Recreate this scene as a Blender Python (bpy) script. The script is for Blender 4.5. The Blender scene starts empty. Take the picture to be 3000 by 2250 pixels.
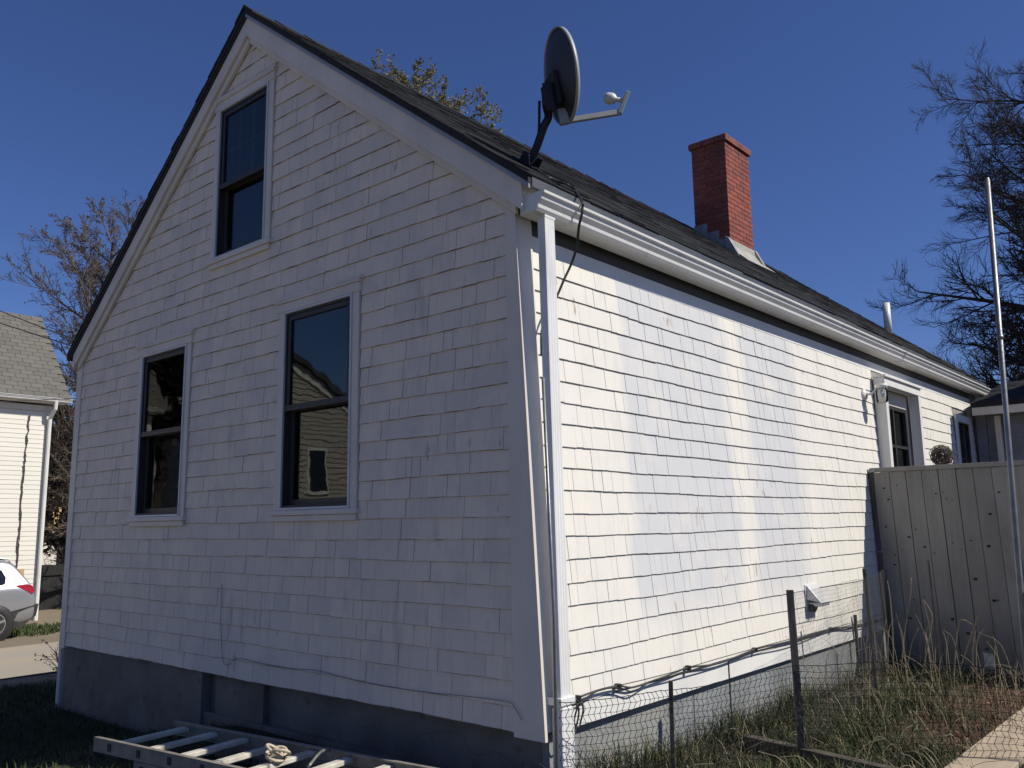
import bpy, bmesh, math, random
from mathutils import Vector, Matrix
R = math.radians
random.seed(7)
scene = bpy.context.scene
COL = scene.collection

# ------------------------------------------------------------------ camera, sky, sun, exposure
cam_d = bpy.data.cameras.new('camera'); cam = bpy.data.objects.new('camera', cam_d); COL.objects.link(cam)
cam_d.sensor_width = 36.0; cam_d.lens = 30.217; cam_d.clip_start = 0.05; cam_d.clip_end = 3000
cam.matrix_world = Matrix(((0.755, 0.116, 0.645, 3.136), (0.655, -0.111, -0.747, -3.614), (-0.015, 0.987, -0.160, 1.67), (0, 0, 0, 1)))
_l, _r, _s = cam.matrix_world.decompose(); cam.matrix_world = Matrix.Translation(_l) @ _r.to_matrix().to_4x4()
scene.camera = cam
SUN = Vector((1.0, 0.43, 1.08)).normalized()
SUN_EL = math.asin(SUN.z); SUN_AZ = math.atan2(SUN.x, SUN.y)
world = bpy.data.worlds.new('World'); scene.world = world; world.use_nodes = True
_nt = world.node_tree; _bg = _nt.nodes['Background']
_sky = _nt.nodes.new('ShaderNodeTexSky'); _sky.sky_type = 'NISHITA'; _sky.sun_disc = False
_sky.sun_elevation = SUN_EL; _sky.sun_rotation = SUN_AZ
_sky.air_density = 1.0; _sky.dust_density = 0.0; _sky.ozone_density = 8.0; _sky.altitude = 0
_tint = _nt.nodes.new('ShaderNodeMix'); _tint.data_type = 'RGBA'; _tint.blend_type = 'MULTIPLY'; _tint.inputs[0].default_value = 1.0; _tint.inputs[7].default_value = (0.95, 0.96, 1.28, 1)
_nt.links.new(_sky.outputs[0], _tint.inputs[6]); _nt.links.new(_tint.outputs[2], _bg.inputs[0]); _bg.inputs[1].default_value = 0.064
sun_d = bpy.data.lights.new('sun', 'SUN'); sun_d.energy = 4.8; sun_d.angle = R(0.53); sun_d.color = (1.0, 0.94, 0.83)
sun = bpy.data.objects.new('sun', sun_d); COL.objects.link(sun)
sun.rotation_euler = SUN.to_track_quat('Z', 'Y').to_euler(); sun.location = SUN * 60
vs = scene.view_settings; vs.view_transform = 'Standard'; vs.look = 'None'; vs.gamma = 1.0; vs.use_curve_mapping = False
vs.exposure = 0.02

# ------------------------------------------------------------------ helpers
def look(o, label=None, cat=None, group=None, kind=None):
    if label: o['label'] = label
    if cat: o['category'] = cat
    if group: o['group'] = group
    if kind: o['kind'] = kind
    return o

def empty(name, loc=(0, 0, 0), label=None, cat=None, group=None):
    o = bpy.data.objects.new(name, None); COL.objects.link(o); o.location = loc; o.empty_display_size = 0.1
    return look(o, label, cat, group)

def world_of(p):
    m = p.matrix_parent_inverse @ p.matrix_basis if p.parent else p.matrix_basis.copy()
    return world_of(p.parent) @ m if p.parent else m

def put(o, parent):
    """parent keeping the world place (all meshes are written in world space)"""
    if parent is not None:
        o.parent = parent
        o.matrix_parent_inverse = world_of(parent).inverted()
    return o

class MB:
    def __init__(s): s.v = []; s.f = []; s.m = []
    def add(s, vs, fs, m=0):
        b = len(s.v); s.v.extend([tuple(v) for v in vs]); s.f.extend([tuple(b + i for i in f) for f in fs]); s.m.extend([m] * len(fs))
    BF = [(0, 3, 2, 1), (4, 5, 6, 7), (0, 1, 5, 4), (1, 2, 6, 5), (2, 3, 7, 6), (3, 0, 4, 7)]
    def box(s, x0, x1, y0, y1, z0, z1, m=0):
        s.add([(x0, y0, z0), (x1, y0, z0), (x1, y1, z0), (x0, y1, z0), (x0, y0, z1), (x1, y0, z1), (x1, y1, z1), (x0, y1, z1)], MB.BF, m)
    def hexa(s, p, m=0): s.add(p, MB.BF, m)
    def obox(s, c, ax, ay, az, hx, hy, hz, m=0):
        c = Vector(c); ax = Vector(ax) * hx; ay = Vector(ay) * hy; az = Vector(az) * hz
        s.add([c - ax - ay - az, c + ax - ay - az, c + ax + ay - az, c - ax + ay - az, c - ax - ay + az, c + ax - ay + az, c + ax + ay + az, c - ax + ay + az], MB.BF, m)
    def tube(s, pts, rad, n=6, m=0, cap=True):
        pts = [Vector(p) for p in pts]; k = len(pts)
        if not hasattr(rad, '__len__'): rad = [rad] * k
        b = len(s.v); prev = None
        for i, p in enumerate(pts):
            d = (pts[min(i + 1, k - 1)] - pts[max(i - 1, 0)])
            d = d.normalized() if d.length > 1e-9 else Vector((0, 0, 1))
            if prev is None:
                u = d.orthogonal().normalized()
            else:
                u = prev - d * prev.dot(d)
                u = u.normalized() if u.length > 1e-6 else d.orthogonal().normalized()
            prev = u; w = d.cross(u)
            for j in range(n):
                a = 2 * math.pi * j / n
                q = p + (u * math.cos(a) + w * math.sin(a)) * rad[i]
                s.v.append((q.x, q.y, q.z))
        for i in range(k - 1):
            for j in range(n):
                j2 = (j + 1) % n
                s.f.append((b + i * n + j, b + i * n + j2, b + (i + 1) * n + j2, b + (i + 1) * n + j)); s.m.append(m)
        if cap:
            s.f.append(tuple(b + j for j in reversed(range(n)))); s.m.append(m)
            s.f.append(tuple(b + (k - 1) * n + j for j in range(n))); s.m.append(m)
    def prism(s, prof, axis, a0, a1, m=0, cap=True):
        """extrude a closed 2D profile along an axis: 'y' -> profile (x,z); 'x' -> (y,z); 'z' -> (x,y)"""
        def P(p, a): return (p[0], a, p[1]) if axis == 'y' else ((a, p[0], p[1]) if axis == 'x' else (p[0], p[1], a))
        n = len(prof); b = len(s.v)
        s.v.extend([P(p, a0) for p in prof]); s.v.extend([P(p, a1) for p in prof])
        for i in range(n):
            j = (i + 1) % n; s.f.append((b + i, b + j, b + n + j, b + n + i)); s.m.append(m)
        if cap:
            s.f.append(tuple(b + i for i in reversed(range(n)))); s.f.append(tuple(b + n + i for i in range(n))); s.m.extend([m, m])
    def lathe(s, prof, c, d, n=24, m=0):
        """revolve (r, h) along direction d from c"""
        c = Vector(c); d = Vector(d).normalized(); u = d.orthogonal().normalized(); w = d.cross(u); b = len(s.v); k = len(prof)
        for r, h in prof:
            for j in range(n):
                a = 2 * math.pi * j / n; q = c + d * h + (u * math.cos(a) + w * math.sin(a)) * r; s.v.append(tuple(q))
        for i in range(k - 1):
            for j in range(n):
                j2 = (j + 1) % n; s.f.append((b + i * n + j, b + i * n + j2, b + (i + 1) * n + j2, b + (i + 1) * n + j)); s.m.append(m)
        s.f.append(tuple(b + j for j in reversed(range(n)))); s.f.append(tuple(b + (k - 1) * n + j for j in range(n))); s.m.extend([m, m])
    def mesh(s, name, mats, smooth=False, fix=True):
        me = bpy.data.meshes.new(name); me.from_pydata(s.v, [], s.f)
        for mt in (mats if isinstance(mats, (list, tuple)) else [mats]): me.materials.append(mt)
        if any(s.m): me.polygons.foreach_set('material_index', s.m)
        if fix and len(s.f) < 60000:
            bm = bmesh.new(); bm.from_mesh(me); bmesh.ops.recalc_face_normals(bm, faces=bm.faces); bm.to_mesh(me); bm.free()
        if smooth: me.polygons.foreach_set('use_smooth', [True] * len(me.polygons))
        me.update(); return me
    def build(s, name, mats, parent=None, smooth=False, bevel=0, fix=True):
        o = bpy.data.objects.new(name, s.mesh(name, mats, smooth, fix)); COL.objects.link(o); put(o, parent)
        if bevel:
            b = o.modifiers.new('bevel', 'BEVEL'); b.width = bevel; b.segments = 2; b.limit_method = 'ANGLE'; b.angle_limit = R(40)
        return o

def box(name, mat, parent, *a, bevel=0):
    m = MB(); m.box(*a); return m.build(name, mat, parent, bevel=bevel)
def tube(name, mat, parent, pts, rad, n=8, smooth=True):
    m = MB(); m.tube(pts, rad, n); return m.build(name, mat, parent, smooth)
def lerp(a, b, t): return a + (b - a) * t
def sstep(a, b, x):
    t = max(0.0, min(1.0, (x - a) / (b - a))); return t * t * (3 - 2 * t)
def spline(pts, n=6):
    """Catmull-Rom through the points"""
    P = [Vector(p) for p in pts]; P = [P[0] * 2 - P[1]] + P + [P[-1] * 2 - P[-2]]; out = []
    for i in range(1, len(P) - 2):
        for k in range(n):
            t = k / n; a, b, c, d = P[i - 1:i + 3]
            out.append(0.5 * ((2 * b) + (c - a) * t + (2 * a - 5 * b + 4 * c - d) * t * t + (3 * b - a - 3 * c + d) * t ** 3))
    out.append(P[-2]); return out

# ------------------------------------------------------------------ materials
class Mat:
    def __init__(s, name, col=(.5, .5, .5), rough=.7, metal=0., spec=.5):
        s.m = bpy.data.materials.new(name); s.m.use_nodes = True; s.t = s.m.node_tree; s.n = s.t.nodes
        s.b = s.n['Principled BSDF']; s.set('Base Color', (*col, 1)); s.set('Roughness', rough); s.set('Metallic', metal); s.set('Specular IOR Level', spec)
        s.col = None; s.base = col; s._pos = None
    def set(s, k, v): s.b.inputs[k].default_value = v
    def link(s, a, b): s.t.links.new(a, b)
    def pos(s):
        if s._pos is None: s._pos = s.n.new('ShaderNodeNewGeometry')
        return s._pos.outputs['Position']
    def island(s):
        s.pos(); oi = s.n.new('ShaderNodeObjectInfo')
        return s.math('FRACT', s.math('ADD', s._pos.outputs['Random Per Island'], oi.outputs['Random']))
    def math(s, op, a, b=None, c=None, clamp=False):
        n = s.n.new('ShaderNodeMath'); n.operation = op; n.use_clamp = clamp
        for i, x in enumerate((a, b, c)):
            if x is None: continue
            if hasattr(x, 'links'): s.link(x, n.inputs[i])
            else: n.inputs[i].default_value = x
        return n.outputs[0]
    def xyz(s, vec=None):
        n = s.n.new('ShaderNodeSeparateXYZ'); s.link(vec or s.pos(), n.inputs[0]); return n.outputs
    def noise(s, scale=5, detail=4, rough=.55, sc=None, vec=None):
        mp = s.n.new('ShaderNodeMapping'); s.link(vec or s.pos(), mp.inputs[0])
        if sc: mp.inputs['Scale'].default_value = sc
        n = s.n.new('ShaderNodeTexNoise'); n.inputs['Scale'].default_value = scale; n.inputs['Detail'].default_value = detail; n.inputs['Roughness'].default_value = rough
        s.link(mp.outputs[0], n.inputs['Vector']); return n.outputs['Fac']
    def ramp(s, fac, a, b):
        """0..1 as fac goes from a to b"""
        n = s.n.new('ShaderNodeMapRange'); n.inputs[1].default_value = a; n.inputs[2].default_value = b; n.clamp = True; s.link(fac, n.inputs[0]); return n.outputs[0]
    def cur(s):
        if s.col is None:
            n = s.n.new('ShaderNodeRGB'); n.outputs[0].default_value = (*s.base, 1); s.col = n.outputs[0]
        return s.col
    def mix(s, fac, col, mode='MIX'):
        n = s.n.new('ShaderNodeMix'); n.data_type = 'RGBA'; n.blend_type = mode
        if hasattr(fac, 'links'): s.link(fac, n.inputs[0])
        else: n.inputs[0].default_value = fac
        s.link(s.cur(), n.inputs[6])
        if hasattr(col, 'links'): s.link(col, n.inputs[7])
        else: n.inputs[7].default_value = (*col, 1)
        s.col = n.outputs[2]; s.link(s.col, s.b.inputs['Base Color']); return s
    def bump(s, h, strength=.3, dist=.01):
        n = s.n.new('ShaderNodeBump'); n.inputs['Strength'].default_value = strength; n.inputs['Distance'].default_value = dist
        s.link(h, n.inputs['Height']); s.link(n.outputs[0], s.b.inputs['Normal']); return s
    def rough(s, h, a, b):
        n = s.n.new('ShaderNodeMapRange'); n.inputs[3].default_value = a; n.inputs[4].default_value = b; s.link(h, n.inputs[0]); s.link(n.outputs[0], s.b.inputs['Roughness']); return s

M = {}
def simple(name, col, rough=.7, metal=0., spec=.5, var=.25, scale=6, bump=0, bscale=60, dark=None, sc=None):
    a = Mat(name, col, rough, metal, spec)
    if var:
        d = dark or tuple(c * (1 - var) for c in col)
        a.mix(a.ramp(a.noise(scale, 5, sc=sc), .35, .68), d)
    if bump: a.bump(a.noise(bscale, 4, sc=sc), bump, .01)
    M[name] = a.m; return a

# painted wood shingles: old cream paint, newer cool white patches on the side wall, per shingle tone, flakes
def shingle_paint(name, side):
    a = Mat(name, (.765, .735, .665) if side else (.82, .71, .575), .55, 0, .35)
    r = a.island()
    if side:
        x, y, z = a.xyz(); wob = a.math('MULTIPLY', a.math('SUBTRACT', a.noise(1.4, 3), .5), .22); yy = a.math('ADD', y, a.math('ADD', wob, a.math('MULTIPLY', a.math('SUBTRACT', r, .5), .12)))
        b1 = a.math('MULTIPLY', a.ramp(yy, .90, 1.02), a.ramp(yy, 2.47, 2.37)); b2 = a.math('MULTIPLY', a.ramp(yy, 2.63, 2.75), a.ramp(yy, 3.80, 3.55))
        zz = a.math('ADD', z, a.math('MULTIPLY', wob, .8)); mk = a.math('MULTIPLY', a.math('ADD', b1, b2, clamp=True), a.ramp(zz, .95, 1.25))
        a.mix(a.math('MULTIPLY', mk, a.ramp(a.noise(3.5, 4), .10, .5)), (.595, .60, .61))
        a.mix(a.math('MULTIPLY', a.ramp(a.noise(2.2, 4, sc=(1, 1, .6)), .45, .72), .22), (.60, .62, .64))
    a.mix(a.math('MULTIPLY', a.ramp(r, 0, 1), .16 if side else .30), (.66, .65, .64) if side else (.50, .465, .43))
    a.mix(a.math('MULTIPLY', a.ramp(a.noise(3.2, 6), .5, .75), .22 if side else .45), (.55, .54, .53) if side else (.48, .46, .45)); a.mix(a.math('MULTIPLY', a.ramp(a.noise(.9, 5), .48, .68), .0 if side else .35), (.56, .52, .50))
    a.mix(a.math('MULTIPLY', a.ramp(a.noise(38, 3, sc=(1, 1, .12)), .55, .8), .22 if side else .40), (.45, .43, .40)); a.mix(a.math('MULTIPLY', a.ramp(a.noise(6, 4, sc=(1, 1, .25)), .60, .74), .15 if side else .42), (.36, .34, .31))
    fl = a.math('MULTIPLY', a.ramp(a.noise(16, 3, sc=(1, 1, .22)), .69, .71), a.ramp(a.noise(1.1, 2), .42, .55))
    a.mix(a.math('MULTIPLY', fl, .75), (.36, .27, .20) if side else (.40, .37, .35))
    a.bump(a.noise(55, 4, sc=(1, 1, .10)), .25, .004)
    M[name] = a.m
shingle_paint('side_shingle', True); shingle_paint('gable_shingle', False)
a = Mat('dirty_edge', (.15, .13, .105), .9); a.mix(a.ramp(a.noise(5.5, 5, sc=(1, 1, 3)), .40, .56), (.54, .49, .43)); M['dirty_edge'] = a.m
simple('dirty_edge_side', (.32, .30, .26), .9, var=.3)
simple('across_wall', (.42, .405, .36), .7, var=.2)
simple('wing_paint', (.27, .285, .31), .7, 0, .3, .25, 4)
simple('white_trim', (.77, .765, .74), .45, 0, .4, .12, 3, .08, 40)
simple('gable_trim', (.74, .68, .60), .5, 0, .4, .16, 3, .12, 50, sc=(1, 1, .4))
simple('eave_shade', (.075, .077, .08), .8, var=.2)  # near-black, with the deep shade under the eave put into the colour
a = simple('gutter_white', (.78, .78, .765), .36, 0, .5, .10, 2.5); a.mix(a.math('MULTIPLY', a.ramp(a.noise(11, 5, sc=(1, 1, .25)), .56, .74), .45), (.47, .46, .43))
for nm, c1, c2, c3 in (('foundation', (.205, .19, .16), (.26, .235, .19), (.085, .078, .065)), ('foundation_side', (.275, .295, .305), (.34, .33, .295), (.16, .15, .125))):
    a = simple(nm, c1, .9, 0, .3, .3, 3.0, .35, 45); a.mix(a.math('MULTIPLY', a.ramp(a.noise(1.3, 6), .52, .66), .5), c2); a.mix(a.math('MULTIPLY', a.ramp(a.noise(9, 4), .6, .72), .7), c3)
    vo = a.n.new('ShaderNodeTexVoronoi'); vo.feature = 'DISTANCE_TO_EDGE'; vo.inputs['Scale'].default_value = .9; mp_ = a.n.new('ShaderNodeVectorMath'); mp_.operation = 'ADD'; a.link(a.pos(), mp_.inputs[0]); nz_ = a.n.new('ShaderNodeTexNoise'); nz_.inputs['Scale'].default_value = 1.3; a.link(a.pos(), nz_.inputs['Vector']); a.link(nz_.outputs['Color'], mp_.inputs[1]); a.link(mp_.outputs[0], vo.inputs['Vector'])
    a.mix(a.math('MULTIPLY', a.ramp(vo.outputs['Distance'], .008, .002), .22), (.05, .045, .04)); fz = a.xyz()[2]; a.mix(a.math('MULTIPLY', a.math('MULTIPLY', a.ramp(fz, .42, .1), a.ramp(a.noise(4, 5), .4, .65)), .55), (.13, .105, .075))
simple('sash_dark', (.035, .034, .034), .5, 0, .4, .2, 8)
simple('storm_metal', (.62, .62, .63), .4, .1, .5, .1)
simple('room_dark', (.012, .012, .014), .9, var=0)
simple('curtain', (.45, .43, .38), .9, var=.3, scale=14, sc=(4, 4, .3))
a = Mat('roof_shingle', (.030, .032, .036), .92, 0, .3); a.mix(a.island(), (.020, .020, .022)); a.mix(a.math('MULTIPLY', a.ramp(a.noise(220, 2), .5, .75), .55), (.065, .067, .070)); a.bump(a.noise(260, 2), .7, .004); M['roof_shingle'] = a.m
simple('roof_edge', (.02, .02, .022), .9, var=0)
simple('drip_metal', (.30, .33, .38), .35, .0, .5, .2, 6)
simple('drip_dark', (.085, .092, .10), .45, .0, .5, .25, 6)
simple('lead', (.33, .34, .35), .5, .4, .5, .3, 14, .3, 30)
a = simple('flash_apron', (.42, .41, .37), .65, .1, .4, .35, 10, .2, 30)
a = Mat('brick_red', (.29, .078, .056), .75, 0, .35); a.mix(a.math('MULTIPLY', a.island(), .95), (.19, .052, .040)); a.mix(a.math('MULTIPLY', a.ramp(a.noise(7, 5), .5, .7), .35), (.33, .125, .10)); a.mix(a.ramp(a.noise(26, 3), .72, .76), (.45, .38, .34)); a.bump(a.noise(90, 4), .5, .006); bz = a.xyz()[2]; a.mix(a.math('MULTIPLY', a.math('MULTIPLY', a.ramp(bz, 6.25, 6.9), a.ramp(a.noise(5, 5), .35, .65)), .75), (.075, .04, .035)); M['brick_red'] = a.m
simple('mortar_red', (.25, .085, .066), .9, 0, .3, .35, 20, .5, 60, dark=(.42, .25, .2))
simple('dark_metal', (.022, .023, .026), .5, .2, .4, .2, 8)
simple('dish_grey', (.045, .047, .052), .5, 0, .4, .15, 5)
simple('arm_grey', (.33, .34, .34), .45, .1, .5, .12, 9)
simple('lnb_white', (.62, .62, .59), .4, var=.1)
simple('cable_black', (.012, .012, .013), .55, var=0)
simple('wire_pale', (.24, .23, .22), .7, var=.2)
simple('cable_grey', (.06, .06, .06), .6, var=.2)
simple('galvanized', (.30, .30, .295), .45, .6, .5, .35, 22, .12, 60, dark=(.2, .2, .2))
simple('rusty_metal', (.10, .09, .085), .7, .3, .4, .5, 20)
a = Mat('old_plank', (.315, .31, .285), .88, 0, .25); r_ = a.island(); a.mix(a.math('MULTIPLY', r_, .8), (.245, .238, .21)); a.mix(a.ramp(a.noise(30, 5, sc=(1, 1, .07)), .42, .72), (.25, .235, .21)); a.mix(a.math('MULTIPLY', a.ramp(a.noise(2.3, 4, sc=(1, 1, .5)), .5, .75), .6), (.16, .15, .135))
pz_ = a.xyz()[2]; a.mix(a.math('MULTIPLY', a.math('MULTIPLY', a.ramp(pz_, .85, .2), a.ramp(a.noise(5, 5, sc=(1, 1, .4)), .3, .6)), .7), (.07, .065, .055)); a.mix(a.ramp(a.noise(9, 1.5, sc=(1, 1, .75)), .755, .78), (.045, .035, .028)); a.bump(a.noise(40, 5, sc=(1, 1, .06)), .45, .006); M['old_plank'] = a.m
simple('knot', (.035, .027, .022), .9, var=.3)
simple('grey_post', (.13, .12, .108), .9, 0, .25, .45, 30, .5, 40, sc=(1, 1, .1))
simple('timber', (.10, .088, .072), .9, 0, .25, .5, 14, .5, 30)
simple('pale_plank', (.46, .375, .275), .85, 0, .3, .25, 6, .3, 30, sc=(1, .2, 1))
simple('net_black', (.008, .008, .009), .6, var=0)
simple('net_grey', (.045, .045, .045), .6, var=0)
simple('sign_white', (.55, .56, .55), .5, var=.3, scale=40, dark=(.2, .2, .2))
simple('ladder_white', (.66, .63, .55), .55, 0, .4, .35, 12, .1, 40, dark=(.42, .39, .33))
simple('ladder_grey', (.30, .275, .235), .55, .15, .5, .35, 12)
simple('rope', (.62, .54, .40), .9, 0, .2, .3, 60, .6, 90)
simple('straw', (.31, .255, .165), .85, var=.4, scale=20)
simple('twig_dry', (.16, .13, .10), .9, var=.4, scale=20)
a = Mat('grass_blade', (.032, .048, .015), .7, 0, .25); r_ = a.island(); a.mix(a.ramp(r_, .35, .75), (.07, .08, .032)); a.mix(a.ramp(r_, .82, .93), (.24, .20, .12)); a.set('Transmission Weight', 0); M['grass_blade'] = a.m
a = Mat('lawn_blade', (.035, .06, .018), .7, 0, .25); r_ = a.island(); a.mix(r_, (.06, .085, .028)); M['lawn_blade'] = a.m
M['leaf_litter'] = simple('leaf_litter', (.22, .13, .085), .85, var=.5, scale=9, dark=(.09, .05, .04)).m
simple('bark_dark', (.082, .070, .066), .9, 0, .2, .4, 8)
simple('bark_brown', (.15, .125, .105), .9, 0, .2, .4, 8)
simple('bark_pale', (.20, .175, .15), .9, 0, .2, .4, 5)
simple('bud_red', (.20, .135, .10), .8, 0, .2, .4, 3)
simple('bud_yellow', (.26, .235, .11), .75, 0, .2, .4, 3)
simple('needle_dark', (.045, .043, .036), .9, 0, .2, .5, 3)
a = Mat('clapboard', (.76, .735, .66), .6, 0, .35); a.mix(a.math('MULTIPLY', a.island(), .2), (.6, .58, .53)); a.mix(a.ramp(a.noise(2.2, 5, sc=(1, .35, 2.5)), .70, .73), (.36, .33, .29)); M['clapboard'] = a.m
a = Mat('grey_tab', (.155, .147, .130), .92, 0, .25); a.mix(a.math('MULTIPLY', a.island(), .6), (.105, .10, .09)); a.mix(a.math('MULTIPLY', a.ramp(a.noise(140, 2), .5, .7), .4), (.23, .22, .19)); M['grey_tab'] = a.m
simple('yellow_wall', (.58, .41, .17), .7, var=.15)
simple('plywood', (.55, .38, .2), .7, var=.15)
simple('far_white', (.66, .63, .56), .6, var=.1)
simple('black_fence', (.016, .016, .017), .8, var=.3)
simple('concrete_old', (.22, .20, .165), .9, var=.5, scale=2)
simple('asphalt_tab', (.06, .06, .06), .9, var=.3)
a = Mat('car_paint', (.40, .41, .43), .30, .6, .5); a.set('Coat Weight', .8); a.set('Coat Roughness', .05); M['car_paint'] = a.m
simple('car_trim', (.055, .055, .058), .55, var=.1); simple('tyre', (.025, .025, .025), .8, var=.2); simple('alloy', (.55, .55, .56), .3, .8, .5, 0)
a = Mat('tail_red', (.32, .012, .018), .15, 0, .6); M['tail_red'] = a.m
a = Mat('car_glass', (.012, .014, .016), .05, 0, .8); M['car_glass'] = a.m
def glass(name, wave, tint, refl=1.0):
    m = bpy.data.materials.new(name); m.use_nodes = True; t = m.node_tree; n = t.nodes; n.remove(n['Principled BSDF'])
    g = n.new('ShaderNodeBsdfGlossy'); g.inputs['Roughness'].default_value = .015; g.inputs['Color'].default_value = (.95, .95, .9, 1)
    tr = n.new('ShaderNodeBsdfTransparent'); tr.inputs[0].default_value = (*tint, 1)
    fr = n.new('ShaderNodeFresnel'); fr.inputs[0].default_value = 1.5; mx = n.new('ShaderNodeMixShader')
    ge = n.new('ShaderNodeNewGeometry'); no = n.new('ShaderNodeTexNoise'); no.inputs['Scale'].default_value = 3.2; no.inputs['Detail'].default_value = 1.5
    bp = n.new('ShaderNodeBump'); bp.inputs['Strength'].default_value = wave; bp.inputs['Distance'].default_value = .02
    t.links.new(ge.outputs['Position'], no.inputs['Vector']); t.links.new(no.outputs['Fac'], bp.inputs['Height']); t.links.new(bp.outputs[0], g.inputs['Normal'])
    dm = n.new('ShaderNodeMath'); dm.operation = 'MULTIPLY'; dm.inputs[1].default_value = refl; t.links.new(fr.outputs[0], dm.inputs[0]); t.links.new(dm.outputs[0], mx.inputs[0]); t.links.new(tr.outputs[0], mx.inputs[1]); t.links.new(g.outputs[0], mx.inputs[2])
    t.links.new(mx.outputs[0], n['Material Output'].inputs[0]); M[name] = m
glass('window_glass', .06, (.5, .51, .5), .42); glass('clear_glass', .0, (.92, .94, .93))
# bare ground: dry soil, worn drive, lawn and garden soil, each where it lies
a = Mat('ground', (.21, .175, .125), .95, 0, .2)
x_, y_, z_ = a.xyz(); n1 = a.noise(1.1, 6); n2 = a.noise(7, 6)
a.mix(a.ramp(n2, .4, .65), (.27, .225, .16))
wob = a.math('MULTIPLY', a.math('SUBTRACT', n1, .5), 1.6)
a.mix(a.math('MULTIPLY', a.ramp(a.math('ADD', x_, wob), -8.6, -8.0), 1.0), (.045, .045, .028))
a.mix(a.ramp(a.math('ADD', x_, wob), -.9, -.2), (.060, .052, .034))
w2_ = a.math('MULTIPLY', a.math('SUBTRACT', a.noise(2.6, 5), .5), 2.2)
soil = a.math('MULTIPLY', a.math('MULTIPLY', a.ramp(a.math('ADD', x_, w2_), .7, 1.3), a.ramp(a.math('ADD', y_, w2_), 2.1, 2.8)), a.ramp(x_, 3.4, 3.2))
a.mix(a.math('MULTIPLY', a.ramp(a.math('ADD', y_, wob), -2.6, -3.6), a.ramp(x_, -60, -40)), (.17, .15, .095)); a.mix(soil, (.085, .046, .032)); a.mix(a.math('MULTIPLY', a.ramp(n2, .55, .72), .6), (.05, .04, .03))
a.mix(a.ramp(x_, -60, -75), (.07, .085, .04)); a.bump(a.noise(24, 6), .8, .03); M['ground'] = a.m
a = Mat('drive', (.37, .335, .275), .95, 0, .25); a.mix(a.ramp(a.noise(.7, 5), .4, .65), (.40, .345, .255)); a.mix(a.math('MULTIPLY', a.ramp(a.noise(60, 3), .5, .75), .35), (.22, .21, .19)); a.bump(a.noise(90, 4), .5, .01); M['drive'] = a.m

# ------------------------------------------------------------------ the ground
def zg(x, y):
    if x > -5.7:
        z = lerp(0.0, .25, sstep(-4.3, -2.5, x)) if y < 2 or x > .1 else 0.0
        if x > .3: z += .05 * math.exp(-((x - 1.6) ** 2 + (y - 4.0) ** 2) / 1.2)
        return z + .012 * math.sin(2.3 * x + 1) * math.sin(1.9 * y)
    return max(-.72, -.057 * (-5.7 - x)) + .01 * math.sin(1.3 * x) * math.sin(1.1 * y)

def sheet(name, xs, ys, mat, dz=0.0, f=None):
    v = [(x, y, (zg(x, y) if f is None else f(x, y)) + dz) for y in ys for x in xs]; n = len(xs)
    fs = [(j * n + i, j * n + i + 1, (j + 1) * n + i + 1, (j + 1) * n + i) for j in range(len(ys) - 1) for i in range(n - 1)]
    me = bpy.data.meshes.new(name); me.from_pydata(v, [], fs); me.materials.append(mat); me.polygons.foreach_set('use_smooth', [True] * len(fs))
    o = bpy.data.objects.new(name, me); COL.objects.link(o); return o
def axis(lo, hi, near0, near1, step): 
    a = [near0 + i * step for i in range(int((near1 - near0) / step) + 1)]; d = step; x = near0
    while x > lo: d *= 1.35; x -= d; a.insert(0, x)
    d = step; x = near1
    while x < hi: d *= 1.35; x += d; a.append(x)
    return a
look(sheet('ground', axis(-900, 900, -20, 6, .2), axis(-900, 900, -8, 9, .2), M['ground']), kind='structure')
look(sheet('driveway', [-15.2 + i * .25 for i in range(25)], [-30 + i * .5 for i in range(150)], M['drive'], .012, lambda x, y: zg(x + .35 * math.sin(y * .31), y)), kind='structure')

# ------------------------------------------------------------------ the white shingled house
RX, RZ = -2.77, 5.92; KR, KL = .772, .808; YN, YF = -.09, 10.45
EX, EXL = .235, -5.86
def roof_z(x): return RZ - (KR * (x - RX) if x > RX else KL * (RX - x))
def xw(y, z): return .13 + .042 * max(0.5, 1 - y / 12.0) * (2.0 - z)
house = empty('white_house', (-2.8, 5.0, .0), 'white shingled gable house with dark roof and brick chimney, filling the picture', 'house')

def bands(breaks, xl, xr, holes, emit):
    for z0, z1 in zip(breaks, breaks[1:]):
        if z1 - z0 < 1e-4: continue
        cuts = sorted((h[0], h[1]) for h in holes if h[2] < (z0 + z1) / 2 < h[3])
        a0, a1 = xl(z0), xl(z1)
        for c0, c1 in cuts:
            emit(a0, c0, a1, c0, z0, z1); a0 = a1 = c1
        emit(a0, xr(z0), a1, xr(z1), z0, z1)

W1 = (-4.345, -3.60, 1.79, 3.19); W2 = (-2.155, -1.40, 1.805, 3.213); W3 = (-3.185, -2.495, 3.88, 5.16)
GW = [W1, W2, W3]
def gxl(z): return max(-5.73, RX - (RZ - .07 - z) / KL)
def gxr(z): return min(xw(0, z), RX + (RZ - .07 - z) / KR)
mb = MB()
def em(a, b, a1, b1, z0, z1): mb.hexa([(a, 0, z0), (b, 0, z0), (b, .1, z0), (a, .1, z0), (a1, 0, z1), (b1, 0, z1), (b1, .1, z1), (a1, .1, z1)])
bands(sorted({.58, 3.3, 3.52, RZ - .075} | {w[2] - .01 for w in GW} | {w[3] + .01 for w in GW}), gxl, gxr, [(w[0] - .01, w[1] + .01, w[2] - .01, w[3] + .01) for w in GW], em)
gable = mb.build('gable_wall', M['dirty_edge'], house)
DOOR = (5.85, 6.95, .6, 3.06); FW = (8.98, 9.62, 1.95, 2.93)
mb = MB()
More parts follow.
